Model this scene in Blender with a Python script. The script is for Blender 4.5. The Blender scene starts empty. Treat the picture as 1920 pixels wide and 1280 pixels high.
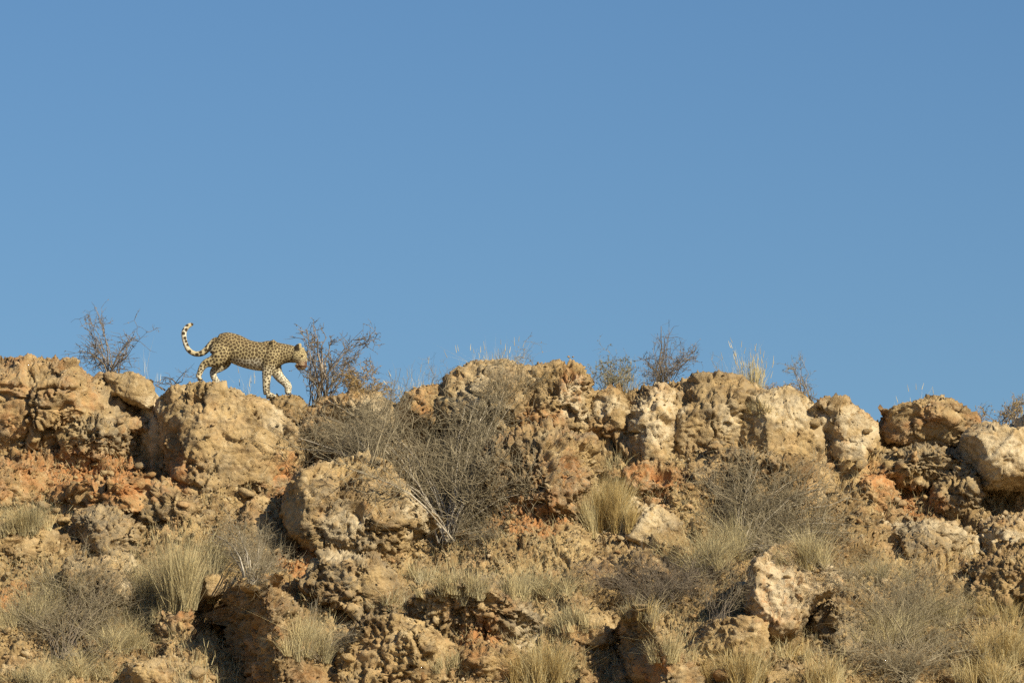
import bpy, bmesh, math
import numpy as np
from mathutils import Vector

S = bpy.context.scene
COL = S.collection
R = math.radians

# ------------------------------------------------------------------ camera, sky, sun, exposure
PITCH, DIST, FPX = R(9.0), 60.0, 9300.0          # FPX: focal length in pixels of a 1920 px wide frame
CAM = np.array([0.0, -DIST * math.cos(PITCH), -DIST * math.sin(PITCH)])
FWD = np.array([0.0, math.cos(PITCH), math.sin(PITCH)])
UPV = np.array([0.0, -math.sin(PITCH), math.cos(PITCH)])
cd = bpy.data.cameras.new('camera')
cd.sensor_width = 36.0
cd.lens = 36.0 * FPX / 1920.0
cd.clip_start, cd.clip_end = 0.5, 20000.0
cam = bpy.data.objects.new('camera', cd)
cam.location = CAM
cam.rotation_euler = (R(90) + PITCH, 0, 0)
COL.objects.link(cam)
S.camera = cam

SUN_EL, SUN_AZ = R(32.0), R(136.0)               # azimuth clockwise from +Y (the view direction)
SUN = np.array([math.sin(SUN_AZ) * math.cos(SUN_EL), math.cos(SUN_AZ) * math.cos(SUN_EL), math.sin(SUN_EL)])
w = bpy.data.worlds.new('World')
S.world = w
w.use_nodes = True
wn = w.node_tree.nodes
sky = wn.new('ShaderNodeTexSky')
sky.sky_type = 'NISHITA'
sky.sun_disc = False
sky.sun_elevation, sky.sun_rotation = SUN_EL, SUN_AZ
sky.altitude, sky.air_density, sky.dust_density, sky.ozone_density = 0.0, 1.36, 0.0, 9.8
w.node_tree.links.new(sky.outputs[0], wn['Background'].inputs[0])
wn['Background'].inputs[1].default_value = 0.0575
sl = bpy.data.lights.new('sun', 'SUN')
sl.energy, sl.angle, sl.color = 5.0, R(0.53), (1.0, 0.88, 0.65)
so = bpy.data.objects.new('sun', sl)
so.rotation_euler = Vector(SUN).to_track_quat('Z', 'Y').to_euler()
so.location = (20, -30, 30)
COL.objects.link(so)
S.view_settings.view_transform = 'Standard'
S.view_settings.look = 'None'
S.view_settings.exposure = 0.58
S.view_settings.gamma = 1.0
S.view_settings.use_curve_mapping = False
S.cycles.use_denoising = False
S.cycles.max_bounces = 5
S.cycles.diffuse_bounces = 3
S.cycles.transparent_max_bounces = 4

# ------------------------------------------------------------------ noise
def hsh(ix, iy, iz, seed):
    h = (ix.astype(np.uint32) * np.uint32(374761393) + iy.astype(np.uint32) * np.uint32(668265263)
         + iz.astype(np.uint32) * np.uint32(2147483647 - 58) + np.uint32((seed * 974634541) & 0xffffffff))
    h = (h ^ (h >> np.uint32(13))) * np.uint32(1274126177)
    h = (h ^ (h >> np.uint32(16))) * np.uint32(2246822519)
    return h ^ (h >> np.uint32(15))

_rg = np.random.default_rng(5)
GR = _rg.normal(size=(64, 3)).astype(np.float32)
GR /= np.linalg.norm(GR, axis=1)[:, None]

def pn(P, seed=0):
    P = P.astype(np.float32)
    i = np.floor(P).astype(np.int64)
    f = (P - i).astype(np.float32)
    u = f * f * f * (f * (f * 6 - 15) + 10)
    out = np.zeros(len(P), np.float32)
    for dx in (0, 1):
        wx = u[:, 0] if dx else 1 - u[:, 0]
        for dy in (0, 1):
            wy = u[:, 1] if dy else 1 - u[:, 1]
            for dz in (0, 1):
                wz = u[:, 2] if dz else 1 - u[:, 2]
                g = GR[hsh(i[:, 0] + dx, i[:, 1] + dy, i[:, 2] + dz, seed) & np.uint32(63)]
                out += wx * wy * wz * (g[:, 0] * (f[:, 0] - dx) + g[:, 1] * (f[:, 1] - dy) + g[:, 2] * (f[:, 2] - dz))
    return out * 1.6

def fbm(P, seed=0, octv=4, gain=0.5):
    o, a, s = 0, 1.0, 1.0
    for k in range(octv):
        o = o + a * pn(P * s + k * 17.3, seed + k)
        a *= gain
        s *= 2.03
    return o

def worley(P, seed=0, full=False):
    P = P.astype(np.float32)
    i = np.floor(P).astype(np.int64)
    f = (P - i).astype(np.float32)
    f1 = np.full(len(P), 9.0, np.float32)
    f2 = f1.copy()
    cid = np.zeros(len(P), np.uint32)
    dl = np.zeros((len(P), 3), np.float32)
    for dx in (-1, 0, 1):
        for dy in (-1, 0, 1):
            for dz in (-1, 0, 1):
                h = hsh(i[:, 0] + dx, i[:, 1] + dy, i[:, 2] + dz, seed)
                ax = dx + (h & np.uint32(1023)).astype(np.float32) / 1023 - f[:, 0]
                ay = dy + ((h >> np.uint32(10)) & np.uint32(1023)).astype(np.float32) / 1023 - f[:, 1]
                az = dz + ((h >> np.uint32(20)) & np.uint32(1023)).astype(np.float32) / 1023 - f[:, 2]
                d = ax * ax + ay * ay + az * az
                n = d < f1
                f2 = np.where(n, f1, np.minimum(f2, d))
                cid = np.where(n, h, cid)
                f1 = np.where(n, d, f1)
                if full:
                    dl[n, 0], dl[n, 1], dl[n, 2] = ax[n], ay[n], az[n]
    return (np.sqrt(f1), np.sqrt(f2), cid, dl) if full else (np.sqrt(f1), np.sqrt(f2), cid)

def ss(a, b, x):
    t = np.clip((x - a) / (b - a), 0, 1)
    return t * t * (3 - 2 * t)

# ------------------------------------------------------------------ pixels (of the 1920x1280 photo) to places
def ray(px, py):
    d = FWD * FPX + np.array([1.0, 0, 0]) * (px - 960) + UPV * (640 - py)
    return d / d[1]

def at(px, py, Y):
    return CAM + ray(px, py) * (Y - CAM[1])

def project(P):
    q = P - CAM
    df = q @ FWD
    return 960 + FPX * q[:, 0] / df, 640 - FPX * (q @ UPV) / df, df

RIDGE = [(-400, 712), (0, 705), (160, 712), (290, 752), (330, 745), (430, 745), (470, 772), (600, 772), (720, 758), (850, 745), (950, 715), (1080, 715),
         (1120, 748), (1180, 748), (1300, 735), (1390, 742), (1540, 768), (1610, 786), (1645, 802), (1690, 816), (1800, 820), (1920, 816), (2300, 830)]
RX = np.array([at(a, b, 0)[0] for a, b in RIDGE])
RZ = np.array([at(a, b, 0)[2] for a, b in RIDGE])
ZFLOOR = CAM[2] - 1.6

def zbase(x, y):
    zr = np.interp(x, RX, RZ)
    d = -y
    drop = np.where(d < 0, -0.02 * d, np.where(d < 0.15, .15 * d, np.where(d < 0.45, .0225 + 2.9 * (d - .15), 0.8925 + 0.74 * (d - 0.45))))
    z = zr - drop
    k = 1.5                                        # smooth meeting with the valley floor
    e = np.clip(0.5 + 0.5 * (z - ZFLOOR) / k, 0, 1)
    z = ZFLOOR * (1 - e) + z * e + k * e * (1 - e) * 0.5
    return np.where(d < -3, zr + 0.06 - (-d - 3) * 0.004, z)

def base_hit(px, py):
    Y = np.linspace(-9, 0.6, 1500)
    r = ray(px, py)
    X = CAM[0] + r[0] * (Y - CAM[1])
    Z = CAM[2] + r[2] * (Y - CAM[1])
    k = np.nonzero(zbase(X, Y) >= Z)[0]
    return Y[k[0]] if len(k) else 0.15

# ------------------------------------------------------------------ materials
def mat(name):
    m = bpy.data.materials.new(name)
    m.use_nodes = True
    return m, m.node_tree.nodes, m.node_tree.links, m.node_tree.nodes['Principled BSDF']

def mixc(N, L, fac, a, b):
    x = N.new('ShaderNodeMix')
    x.data_type = 'RGBA'
    for s, v in ((x.inputs[0], fac), (x.inputs[6], a), (x.inputs[7], b)):
        if hasattr(v, 'links'):
            L.new(v, s)
        elif isinstance(v, tuple):
            s.default_value = (*v, 1)
        else:
            s.default_value = v
    return x.outputs[2]

def noise(N, L, vec, scale, detail=4, rough=0.55, off=0):
    n = N.new('ShaderNodeTexNoise')
    n.inputs['Scale'].default_value = scale
    n.inputs['Detail'].default_value = detail
    n.inputs['Roughness'].default_value = rough
    if off:
        a = N.new('ShaderNodeVectorMath')
        a.inputs[1].default_value = (off, off * 1.7, -off)
        L.new(vec, a.inputs[0])
        vec = a.outputs[0]
    L.new(vec, n.inputs['Vector'])
    return n.outputs['Fac']

def rng_(N, L, v, a, b, lo=0.0, hi=1.0):
    m = N.new('ShaderNodeMapRange')
    m.interpolation_type = 'SMOOTHSTEP'
    m.inputs[1].default_value, m.inputs[2].default_value = a, b
    m.inputs[3].default_value, m.inputs[4].default_value = lo, hi
    L.new(v, m.inputs[0])
    return m.outputs[0]

def mul(N, L, a, b):
    m = N.new('ShaderNodeMath')
    m.operation = 'MULTIPLY'
    L.new(a, m.inputs[0])
    if hasattr(b, 'links'):
        L.new(b, m.inputs[1])
    else:
        m.inputs[1].default_value = b
    return m.outputs[0]

def rock_material():
    m, N, L, B = mat('calcrete_rock')
    pos = N.new('ShaderNodeNewGeometry').outputs['Position']
    at_ = N.new('ShaderNodeAttribute')
    at_.attribute_name = 'stain'
    sep = N.new('ShaderNodeSeparateColor')
    L.new(at_.outputs['Color'], sep.inputs[0])
    cream, orange, grey, crust = sep.outputs[0], sep.outputs[1], sep.outputs[2], at_.outputs['Alpha']
    st_ = N.new('ShaderNodeVectorMath')             # bedding: noise stretched along the layers
    st_.operation = 'MULTIPLY'
    st_.inputs[1].default_value = (.8, .8, 3.6)
    L.new(pos, st_.inputs[0])
    c = mixc(N, L, rng_(N, L, noise(N, L, pos, 1.5, 6, .6), .36, .64), (.262, .176, .083), (.472, .338, .164))
    c = mixc(N, L, mul(N, L, rng_(N, L, noise(N, L, pos, 2.6, 5, .6, 31), .50, .66), .6), c, (.470, .305, .160))
    c = mixc(N, L, mul(N, L, crust, .55), c, (.470, .340, .172))
    c = mixc(N, L, mul(N, L, rng_(N, L, noise(N, L, st_.outputs[0], 2.2, 6, .65, 37), .50, .64), .72), c, (.185, .120, .060))
    c = mixc(N, L, mul(N, L, rng_(N, L, noise(N, L, pos, 5.5, 6, .7, 3), .52, .68), .85), c, (.560, .440, .262))
    c = mixc(N, L, mul(N, L, rng_(N, L, noise(N, L, pos, 10, 6, .72, 7), .56, .70), .6), c, (.170, .112, .057))
    c = mixc(N, L, mul(N, L, orange, rng_(N, L, noise(N, L, pos, 8, 5, .7, 11), .34, .60, .1, .95)), c, (.470, .225, .090))
    c = mixc(N, L, mul(N, L, cream, rng_(N, L, noise(N, L, pos, 9, 6, .7, 13), .34, .56, .05, 1.0)), c, (.600, .495, .330))
    c = mixc(N, L, mul(N, L, grey, rng_(N, L, noise(N, L, pos, 13, 6, .75, 17), .38, .58, .05, .95)), c, (.250, .205, .140))
    # small pale and dark specks: chips, lichen
    c = mixc(N, L, mul(N, L, rng_(N, L, noise(N, L, pos, 34, 4, .65, 19), .60, .70), .55), c, (.130, .088, .048))
    c = mixc(N, L, mul(N, L, rng_(N, L, noise(N, L, pos, 28, 4, .65, 23), .60, .70), .7), c, (.580, .465, .300))
    L.new(c, B.inputs['Base Color'])
    B.inputs['Roughness'].default_value = 0.92
    B.inputs['Specular IOR Level'].default_value = 0.15
    bp = N.new('ShaderNodeBump')
    bp.inputs['Strength'].default_value = 1.0
    bp.inputs['Distance'].default_value = 0.042
    L.new(noise(N, L, pos, 26, 7, .72, 29), bp.inputs['Height'])
    L.new(rng_(N, L, crust, .2, 1.0, 1.0, .85), bp.inputs['Strength'])
    L.new(bp.outputs[0], B.inputs['Normal'])
    return m

def plain_material(name, a, b, scale=6, rough=.8, trans=0.0, spec=.2):
    m, N, L, B = mat(name)
    geo = N.new('ShaderNodeNewGeometry')
    c = mixc(N, L, rng_(N, L, noise(N, L, geo.outputs['Position'], scale, 3), .35, .65), a, b)
    r = N.new('ShaderNodeMath')
    r.operation = 'MULTIPLY_ADD'
    L.new(geo.outputs['Random Per Island'], r.inputs[0])
    r.inputs[1].default_value, r.inputs[2].default_value = .7, .65
    h = N.new('ShaderNodeHueSaturation')
    L.new(r.outputs[0], h.inputs['Value'])
    L.new(c, h.inputs['Color'])
    L.new(h.outputs[0], B.inputs['Base Color'])
    B.inputs['Roughness'].default_value = rough
    B.inputs['Specular IOR Level'].default_value = spec
    if trans:
        t = N.new('ShaderNodeBsdfTranslucent')
        L.new(h.outputs[0], t.inputs[0])
        x = N.new('ShaderNodeMixShader')
        x.inputs[0].default_value = trans
        L.new(B.outputs[0], x.inputs[1])
        L.new(t.outputs[0], x.inputs[2])
        L.new(x.outputs[0], N['Material Output'].inputs[0])
    return m

ROCK = rock_material()
M = {
    'straw': plain_material('dry_straw_grass', (.48, .40, .22), (.58, .50, .29), trans=.25),
    'pale': plain_material('pale_bleached_grass', (.56, .50, .32), (.64, .58, .40), trans=.25),
    'greygrass': plain_material('greyish_green_dry_grass', (.36, .315, .185), (.46, .40, .245), trans=.25),
    'gold': plain_material('golden_dry_grass', (.42, .31, .13), (.52, .40, .18), trans=.25),
    'twig': plain_material('grey_brown_twig', (.205, .172, .112), (.290, .245, .165)),
    'bark': plain_material('pale_grey_bark', (.34, .298, .232), (.45, .40, .32)),
    'darktwig': plain_material('dark_brown_twig', (.140, .114, .086), (.205, .168, .128)),
    'redtwig': plain_material('reddish_brown_twig', (.190, .155, .120), (.255, .212, .168)),
    'leaf': plain_material('small_dry_leaf', (.160, .120, .078), (.215, .170, .105), trans=.15),
    'leafgold': plain_material('golden_brown_leaf', (.330, .220, .085), (.400, .280, .120), trans=.2),
    'leafgreen': plain_material('olive_grey_leaf', (.180, .175, .095), (.250, .235, .135), trans=.2),
}

# ------------------------------------------------------------------ objects
def mesh_from(name, V, F, material, smooth=True):
    me = bpy.data.meshes.new(name)
    V = np.ascontiguousarray(V, np.float32)
    me.vertices.add(len(V))
    me.vertices.foreach_set('co', V.ravel())
    F = [np.asarray(f, np.int32) for f in (F if isinstance(F, list) else [F]) if len(f)]
    loops = np.concatenate([f.ravel() for f in F])
    tot = np.concatenate([np.full(len(f), f.shape[1], np.int32) for f in F])
    me.loops.add(len(loops))
    me.loops.foreach_set('vertex_index', loops)
    me.polygons.add(len(tot))
    me.polygons.foreach_set('loop_start', np.concatenate([[0], np.cumsum(tot)[:-1]]).astype(np.int32))
    me.polygons.foreach_set('loop_total', tot)
    if smooth:
        me.polygons.foreach_set('use_smooth', np.ones(len(tot), bool))
    me.update(calc_edges=True)
    if material:
        me.materials.append(material)
    return me

def obj(name, me, parent=None, loc=None, **props):
    o = bpy.data.objects.new(name, me)
    COL.objects.link(o)
    if loc is not None:
        o.location = loc
    if parent is not None:
        o.parent = parent
    for k, v in props.items():
        if v is not None:
            o[k] = v
    return o

def set_color(me, name, A):
    a = me.color_attributes.new(name, 'FLOAT_COLOR', 'POINT')
    a.data.foreach_set('color', np.ascontiguousarray(A, np.float32).ravel())

def normals(V, T):
    n = np.zeros_like(V)
    fn = np.cross(V[T[:, 1]] - V[T[:, 0]], V[T[:, 2]] - V[T[:, 0]])
    for k in range(3):
        for j in range(3):
            n[:, j] += np.bincount(T[:, k], fn[:, j], len(V))
    return n / np.maximum(np.linalg.norm(n, axis=1), 1e-9)[:, None]

# mineral stains with a place of their own: (px, py, rx, ry, kind)   0 cream  1 orange  2 grey crust
STAINS = [
    (1222, 800, 55, 62, 0), (1240, 770, 40, 45, 0), (1075, 755, 32, 48, 0), (905, 760, 60, 45, 0), (1850, 870, 70, 55, 0), (1900, 860, 60, 55, 0),
    (785, 965, 38, 60, 0), (1595, 838, 40, 28, 0), (1545, 800, 25, 40, 0), (1590, 790, 35, 30, 0), (292, 790, 30, 60, 0),
    (1480, 780, 60, 40, 0), (1450, 775, 50, 50, 0), (1365, 790, 25, 40, 0), (250, 1100, 22, 50, 0), (1545, 1085, 40, 30, 0), (1480, 1040, 40, 30, 0),
    (990, 1175, 30, 45, 0), (430, 735, 40, 22, 0), (520, 810, 22, 40, 0), (1850, 1010, 80, 18, 0), (1700, 990, 70, 18, 0), (1135, 770, 25, 25, 0),
    (640, 900, 80, 40, 0), (660, 1000, 60, 50, 0), (1440, 1130, 45, 70, 0), (650, 1060, 50, 25, 0), (700, 780, 50, 35, 0), (1180, 960, 60, 70, 0),
    (150, 880, 150, 50, 1), (250, 930, 90, 30, 1), (330, 900, 40, 40, 1), (30, 1110, 40, 25, 1), (1200, 900, 50, 30, 1), (1230, 920, 60, 40, 1),
    (1020, 790, 50, 25, 1), (900, 1190, 50, 30, 1), (1720, 945, 70, 40, 1), (1650, 910, 50, 40, 1), (990, 970, 70, 50, 1), (540, 910, 40, 50, 1),
    (1070, 740, 25, 50, 1), (1060, 900, 30, 50, 1), (1440, 1150, 45, 50, 1), (1220, 1260, 40, 40, 1), (560, 1050, 40, 30, 1),
    (200, 820, 60, 40, 2), (970, 900, 90, 70, 2), (580, 960, 50, 70, 2), (200, 990, 70, 40, 2), (890, 1110, 80, 40, 2), (1570, 1180, 70, 60, 2),
    (640, 1090, 60, 40, 2), (1740, 860, 90, 45, 2), (1180, 1230, 60, 60, 2), (600, 820, 60, 50, 2), (1710, 1010, 40, 40, 2), (700, 1170, 60, 40, 2),
]
ST = np.array([(*at(px, py, base_hit(px, py)), rx / 155., ry / 155., k) for px, py, rx, ry, k in STAINS])

def stains(P, seed=0):
    wob = fbm(P * 5.0, 71, 3)
    out = np.zeros((len(P), 4), np.float32)
    for x, y, z, rx, rz, k in ST:
        q = np.sqrt(((P[:, 0] - x) / rx) ** 2 + ((P[:, 2] - z) / rz) ** 2 + ((P[:, 1] - y) / 1.6) ** 2) + wob * .45
        out[:, int(k)] = np.maximum(out[:, int(k)], ss(1.15, .55, q))
    return out

def rough(P, seed, nod=1.0, size=1.0, pits=1.0, crust=0.0):
    """displacement of a calcrete surface: lumps, nodules, pits and cracks; returns height and crust mask"""
    a = fbm(P * .9 / max(size, .3), seed, 3) * .11 * size
    rid = 1 - np.abs(pn(P * 2.1 + 5, seed + 40)) * 2.2
    crack = ss(.945, .995, rid) * ss(-.1, .3, pn(P * 1.1, seed + 41))
    msk = ss(-.2, .25, fbm(P * 1.9 + 9, seed + 11, 4) + nod - .58 - crust * .55)
    vn = np.abs(pn(P * [2.7, 2.7, .75] + 8, seed + 43) + .12 * pn(P * 9, seed + 44))
    vcr = ss(.045, .012, vn) * ss(.0, .3, pn(P * .9 + 4, seed + 45) + .12)
    wp = P + .05 * np.stack([pn(P * 6, 91), pn(P * 6, 92), pn(P * 6, 93)], 1)
    f1, f2, _ = worley(wp * 5.2, seed + 3)
    g1, g2, gi = worley(wp * 11.5 + .3, seed + 4)
    k1, k2, ki = worley(wp * 24 + .6, seed + 5)
    keep = ((gi >> np.uint32(5)) & np.uint32(3)) > 0
    n1 = np.sqrt(np.clip((f2 - f1) * 1.6, 0, 1)) - .6
    n2 = np.where(keep, np.sqrt(np.clip(1 - (g1 / .62) ** 2, 0, 1)), 0) - .3
    n3 = np.sqrt(np.clip(1 - (k1 / .6) ** 2, 0, 1)) - .35
    h1, _, hi = worley(wp * 3.1 + 2, seed + 6)
    hole = ss(.40, .18, h1) * (((hi >> np.uint32(7)) & np.uint32(7)) < 4)
    # fractured blocks: each cell a tilted facet, edges creased
    b1, b2, bi, bd = worley(wp * 1.9 + .8, seed + 7, True)
    rv = np.stack([(bi >> np.uint32(k_)) & np.uint32(255) for k_ in (0, 8, 16, 22)], 1).astype(np.float32) / 127.5 - 1
    blk = (rv[:, 3] * .5 + (rv[:, :3] * bd).sum(1) * 1.2) * ss(.0, .10, b2 - b1) - .5 * ss(.06, .0, b2 - b1)
    c1, c2, ci, cdl = worley(wp * 6.3 + .2, seed + 8, True)
    rv = np.stack([(ci >> np.uint32(k_)) & np.uint32(255) for k_ in (0, 8, 16, 22)], 1).astype(np.float32) / 127.5 - 1
    blk2 = (rv[:, 3] * .5 + (rv[:, :3] * cdl).sum(1) * 1.1) * ss(.0, .14, c2 - c1)
    p1, _, pi_ = worley(wp * 9.5 + 4, seed + 9)
    pit = ss(.40, .24, p1) * (((pi_ >> np.uint32(7)) & np.uint32(7)) < 4)
    q1, _, qi_ = worley(wp * 19 + 4, seed + 10)
    pit2 = ss(.42, .24, q1) * (((qi_ >> np.uint32(7)) & np.uint32(7)) < 4)
    bil = np.abs(pn(wp * 8.7, seed + 30)) * .036 + np.abs(pn(wp * 17.9, seed + 31)) * .040 + np.abs(pn(wp * 36, seed + 32)) * .030 - .036
    d = a * .4 + blk * .15 * min(size, .9) + blk2 * (.016 + .022 * msk) + msk * (n1 * .008 + n2 * .028 + n3 * .026 + bil) + (1 - msk) * (n3 * .010 + bil * .55)
    zz = P[:, 2] * 4.2 + P[:, 0] * .35 + fbm(P * 1.3, 333, 3) * .9
    fr = zz - np.floor(zz)
    lip = (fr * .7 + .3) * ss(1.0, .9, fr)
    d += (lip - .45) * .034 * ss(-.15, .3, pn(P * 1.2 + 3, 334))
    d -= vcr * .075 + crack * .06 + hole * (.25 + msk) * .10 * pits + pit * (.22 + msk) * .055 * pits + pit2 * (.30 + msk) * .036 * pits
    d += fbm(P * 6, seed + 20, 5, .62) * .022
    return d, (1 - msk)

SURF = []       # (vertices, normals) of everything solid, for seating plants and stones

# ------------------------------------------------------------------ the boulders, traced: name, label, outline in photo pixels, shape
ROCKS = []
def B(*a, **k):
    ROCKS.append((a, k))
# --- the cliff at the left edge
B('boulder', 'broad flat-topped tan cliff block filling the left edge of the ridge', [(-90, 694), (0, 681), (45, 674), (95, 678), (140, 687), (168, 702), (215, 708), (258, 714), (275, 750), (272, 800), (235, 845), (120, 860), (40, 862), (-90, 850)], depth=1.0, fwd=.3, nod=.6, crust=.4, cuts=[(.05, -.62, -.78, .60)], cobbles=6)
B('boulder', 'dark pitted cliff block bulging out above the orange hollow', [(95, 815), (150, 778), (215, 772), (252, 790), (264, 825), (260, 865), (225, 895), (150, 885), (100, 860)], depth=.75, fwd=.35, nod=.95, pits=1.5, crust=0, grey=.35, cuts=[(.05, -.62, -.78, .58)], cobbles=14)
B('boulder', 'small rounded cap rock overhanging the cleft left of the leopard', [(186, 704), (212, 703), (242, 697), (270, 714), (294, 740), (297, 760), (270, 758), (240, 748), (212, 735), (192, 720)], depth=.42, fwd=1.5, nod=.35, crust=.7)
B('boulder', 'narrow cream-white pillar standing in the cleft beside the leopard slab', [(268, 762), (300, 752), (322, 748), (316, 790), (324, 840), (310, 880), (275, 880), (262, 830)], depth=.4, fwd=.1, nod=.35, cream=.7, facets=3)
B('boulder', 'knobbly orange ledge running below the hollow in the left cliff', [(95, 918), (160, 908), (230, 912), (300, 915), (330, 932), (320, 962), (240, 972), (150, 970), (100, 955)], depth=.7, fwd=.15, nod=1.1, pits=1.4, orange=.45, crust=0, cobbles=10)
B('boulder', 'low crumbly orange block at the left edge under the cliff', [(-60, 870), (10, 858), (70, 868), (95, 900), (80, 945), (10, 960), (-60, 950)], depth=.5, fwd=.1, nod=1.0, orange=.3, crust=0, cobbles=5)
B('boulder', 'great tan slab under the hind paws of the leopard', [(304, 750), (325, 737), (345, 728), (358, 720), (378, 722), (398, 727), (440, 732), (452, 745), (485, 757), (520, 773), (542, 800), (550, 840), (552, 890), (545, 935), (490, 955), (410, 950), (350, 925), (325, 885), (322, 850), (308, 800)], depth=.95, fwd=.2, nod=.5, pits=.7, crust=.5, lumps=.5, cuts=[(-.75, -.65, .1, .80), (.2, -.95, .25, .82)], cobbles=22, facets=3)
B('boulder', 'lumpy rock under the front paws of the leopard', [(478, 764), (488, 750), (515, 748), (540, 741), (562, 745), (582, 778), (578, 805), (540, 808), (500, 795), (482, 780)], depth=.40, fwd=0., Y=-.12, nod=1.2, pits=1.4, crust=0, cobbles=6)
B('boulder', 'flat-topped brown rock at the foot of the bush the leopard faces', [(586, 772), (618, 744), (655, 736), (700, 742), (735, 762), (728, 800), (690, 818), (640, 800), (605, 788)], depth=.5, fwd=.45, nod=.35, crust=.6, cuts=[(-.2, -.8, -.55, .70)])
B('boulder', 'grey-brown pitted block right of the leopard slab under the ridge', [(540, 815), (580, 787), (636, 786), (655, 810), (650, 850), (615, 878), (565, 880), (538, 850)], depth=.5, fwd=.25, nod=.8, grey=.55, pits=1.3, cobbles=5)
B('boulder', 'low crumbly crest rock between the two ridge bushes', [(742, 752), (775, 738), (818, 724), (852, 735), (860, 770), (830, 800), (770, 795), (740, 775)], depth=.4, fwd=.1, nod=1.2, crust=0)
B('boulder', 'domed cream-faced boulder on the crest with twigs growing over it', [(846, 712), (864, 690), (905, 678), (960, 680), (1005, 688), (1018, 730), (1012, 795), (960, 815), (890, 815), (850, 800), (840, 755)], depth=.6, fwd=.35, nod=.45, crust=.4, cream=.3)
B('boulder', 'upright square crest boulder with a cream patch and orange undercut', [(986, 705), (1012, 690), (1045, 683), (1088, 688), (1102, 716), (1108, 762), (1096, 800), (1066, 808), (1020, 800), (990, 795), (984, 750)], depth=.5, fwd=.55, nod=.75, pits=1.3, crust=.2, cuts=[(-.1, -.7, -.7, .72)], cobbles=4)
B('boulder', 'smooth hanging crest boulder over the small black cave', [(1090, 738), (1128, 720), (1168, 728), (1180, 752), (1176, 800), (1140, 832), (1100, 818), (1084, 785)], depth=.4, fwd=.3, nod=.4, crust=.6, cuts=[(-.1, -.6, -.8, .7)])
B('boulder', 'white-splashed boulder hanging beside the small black cave', [(1166, 748), (1196, 730), (1244, 718), (1264, 735), (1264, 772), (1272, 802), (1288, 835), (1272, 858), (1234, 870), (1190, 858), (1168, 838), (1172, 795)], depth=.5, fwd=.5, nod=.35, crust=.5, cream=.25, cuts=[(-.9, -.4, -.1, .8)])
B('boulder', 'broad flat-topped crest block with a dark fluted hollow on its side', [(1256, 724), (1292, 712), (1340, 714), (1384, 716), (1402, 745), (1396, 785), (1392, 830), (1350, 850), (1310, 858), (1276, 835), (1268, 790), (1262, 755)], depth=.55, fwd=.4, nod=.5, crust=.5, cuts=[(-.9, -.45, .1, .8)], cobbles=3)
B('boulder', 'smooth rounded boulder below the pale grass clump on the crest', [(1386, 805), (1388, 752), (1425, 732), (1475, 728), (1515, 738), (1535, 762), (1532, 810), (1530, 865), (1480, 880), (1410, 875), (1384, 845)], depth=.65, fwd=.35, nod=.3, pits=.5, crust=.8)
B('boulder', 'cream rounded boulder stepping down towards the notch in the crest', [(1520, 768), (1550, 754), (1598, 755), (1620, 775), (1642, 800), (1640, 850), (1562, 872), (1524, 850)], depth=.5, fwd=.35, nod=.6, crust=.3, cream=.08)
B('boulder', 'small white dome at the foot of the stepped crest boulder', [(1556, 838), (1580, 816), (1610, 815), (1628, 838), (1622, 868), (1580, 876), (1558, 862)], depth=.3, fwd=.3, nod=.6, crust=.4, cream=.3)
B('boulder', 'dark loose boulder with a peaked top perched alone on the crest', [(1645, 797), (1664, 770), (1702, 755), (1748, 741), (1762, 745), (1800, 768), (1826, 786), (1830, 806), (1800, 822), (1760, 832), (1702, 826), (1660, 815)], depth=.55, fwd=.9, nod=.5, pits=.7, crust=.3, lumps=.4, cuts=[(-.75, -.55, .1, .82), (-.1, -.75, -.65, .66)], cobbles=5, orange=.12)
B('boulder', 'bleached white outcrop at the right edge beside the perched boulder', [(1806, 826), (1846, 800), (1930, 803), (2000, 803), (2000, 905), (1905, 918), (1842, 918), (1808, 885), (1794, 850)], depth=.7, fwd=.35, nod=.25, pits=.6, crust=.6, cream=.8, cuts=[(.25, -.9, .35, .78)], facets=2, cobbles=4)
B('boulder', 'knobbly outcrop of rounded cobbles under the perched boulder', [(1612, 872), (1650, 848), (1705, 840), (1770, 842), (1815, 850), (1822, 885), (1800, 918), (1730, 914), (1680, 908), (1635, 900)], depth=.5, fwd=.25, nod=1.0, pits=1.1, crust=0, grey=.25, cuts=[(0, -.6, -.8, .66)], cobbles=26)
B('boulder', 'dark nodular buttress beside the orange cave under the perched boulder', [(1750, 900), (1790, 880), (1828, 890), (1836, 930), (1815, 970), (1765, 982), (1742, 945)], depth=.5, fwd=.35, nod=1.1, grey=.4, crust=0, cobbles=6)
B('boulder', 'reddish block at the mouth of the orange cave under the perched boulder', [(1612, 905), (1650, 896), (1685, 912), (1690, 950), (1660, 985), (1618, 975), (1600, 940)], depth=.4, fwd=.2, nod=1.0, orange=.35)
B('boulder', 'broken pale ledge across the right of the slope below the orange cave', [(1630, 1000), (1670, 982), (1740, 978), (1800, 985), (1812, 1010), (1790, 1040), (1700, 1036), (1650, 1026)], depth=.35, fwd=.0, nod=.9, cream=.25, crust=.1, cobbles=6)
B('boulder', 'crumbling cream ledge at the right edge below the bleached outcrop', [(1815, 985), (1860, 970), (1940, 975), (2000, 985), (2000, 1040), (1900, 1042), (1830, 1030)], depth=.35, fwd=.0, nod=.9, cream=.35, crust=.1, cobbles=4)
B('boulder', 'reddish rubble block left of the black shadow at lower left', [(296, 1160), (318, 1132), (350, 1128), (366, 1160), (368, 1215), (340, 1240), (304, 1225)], depth=.28, fwd=.2, k=2.4, nod=1.0, orange=.3, crust=0, cobbles=4)
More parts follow.
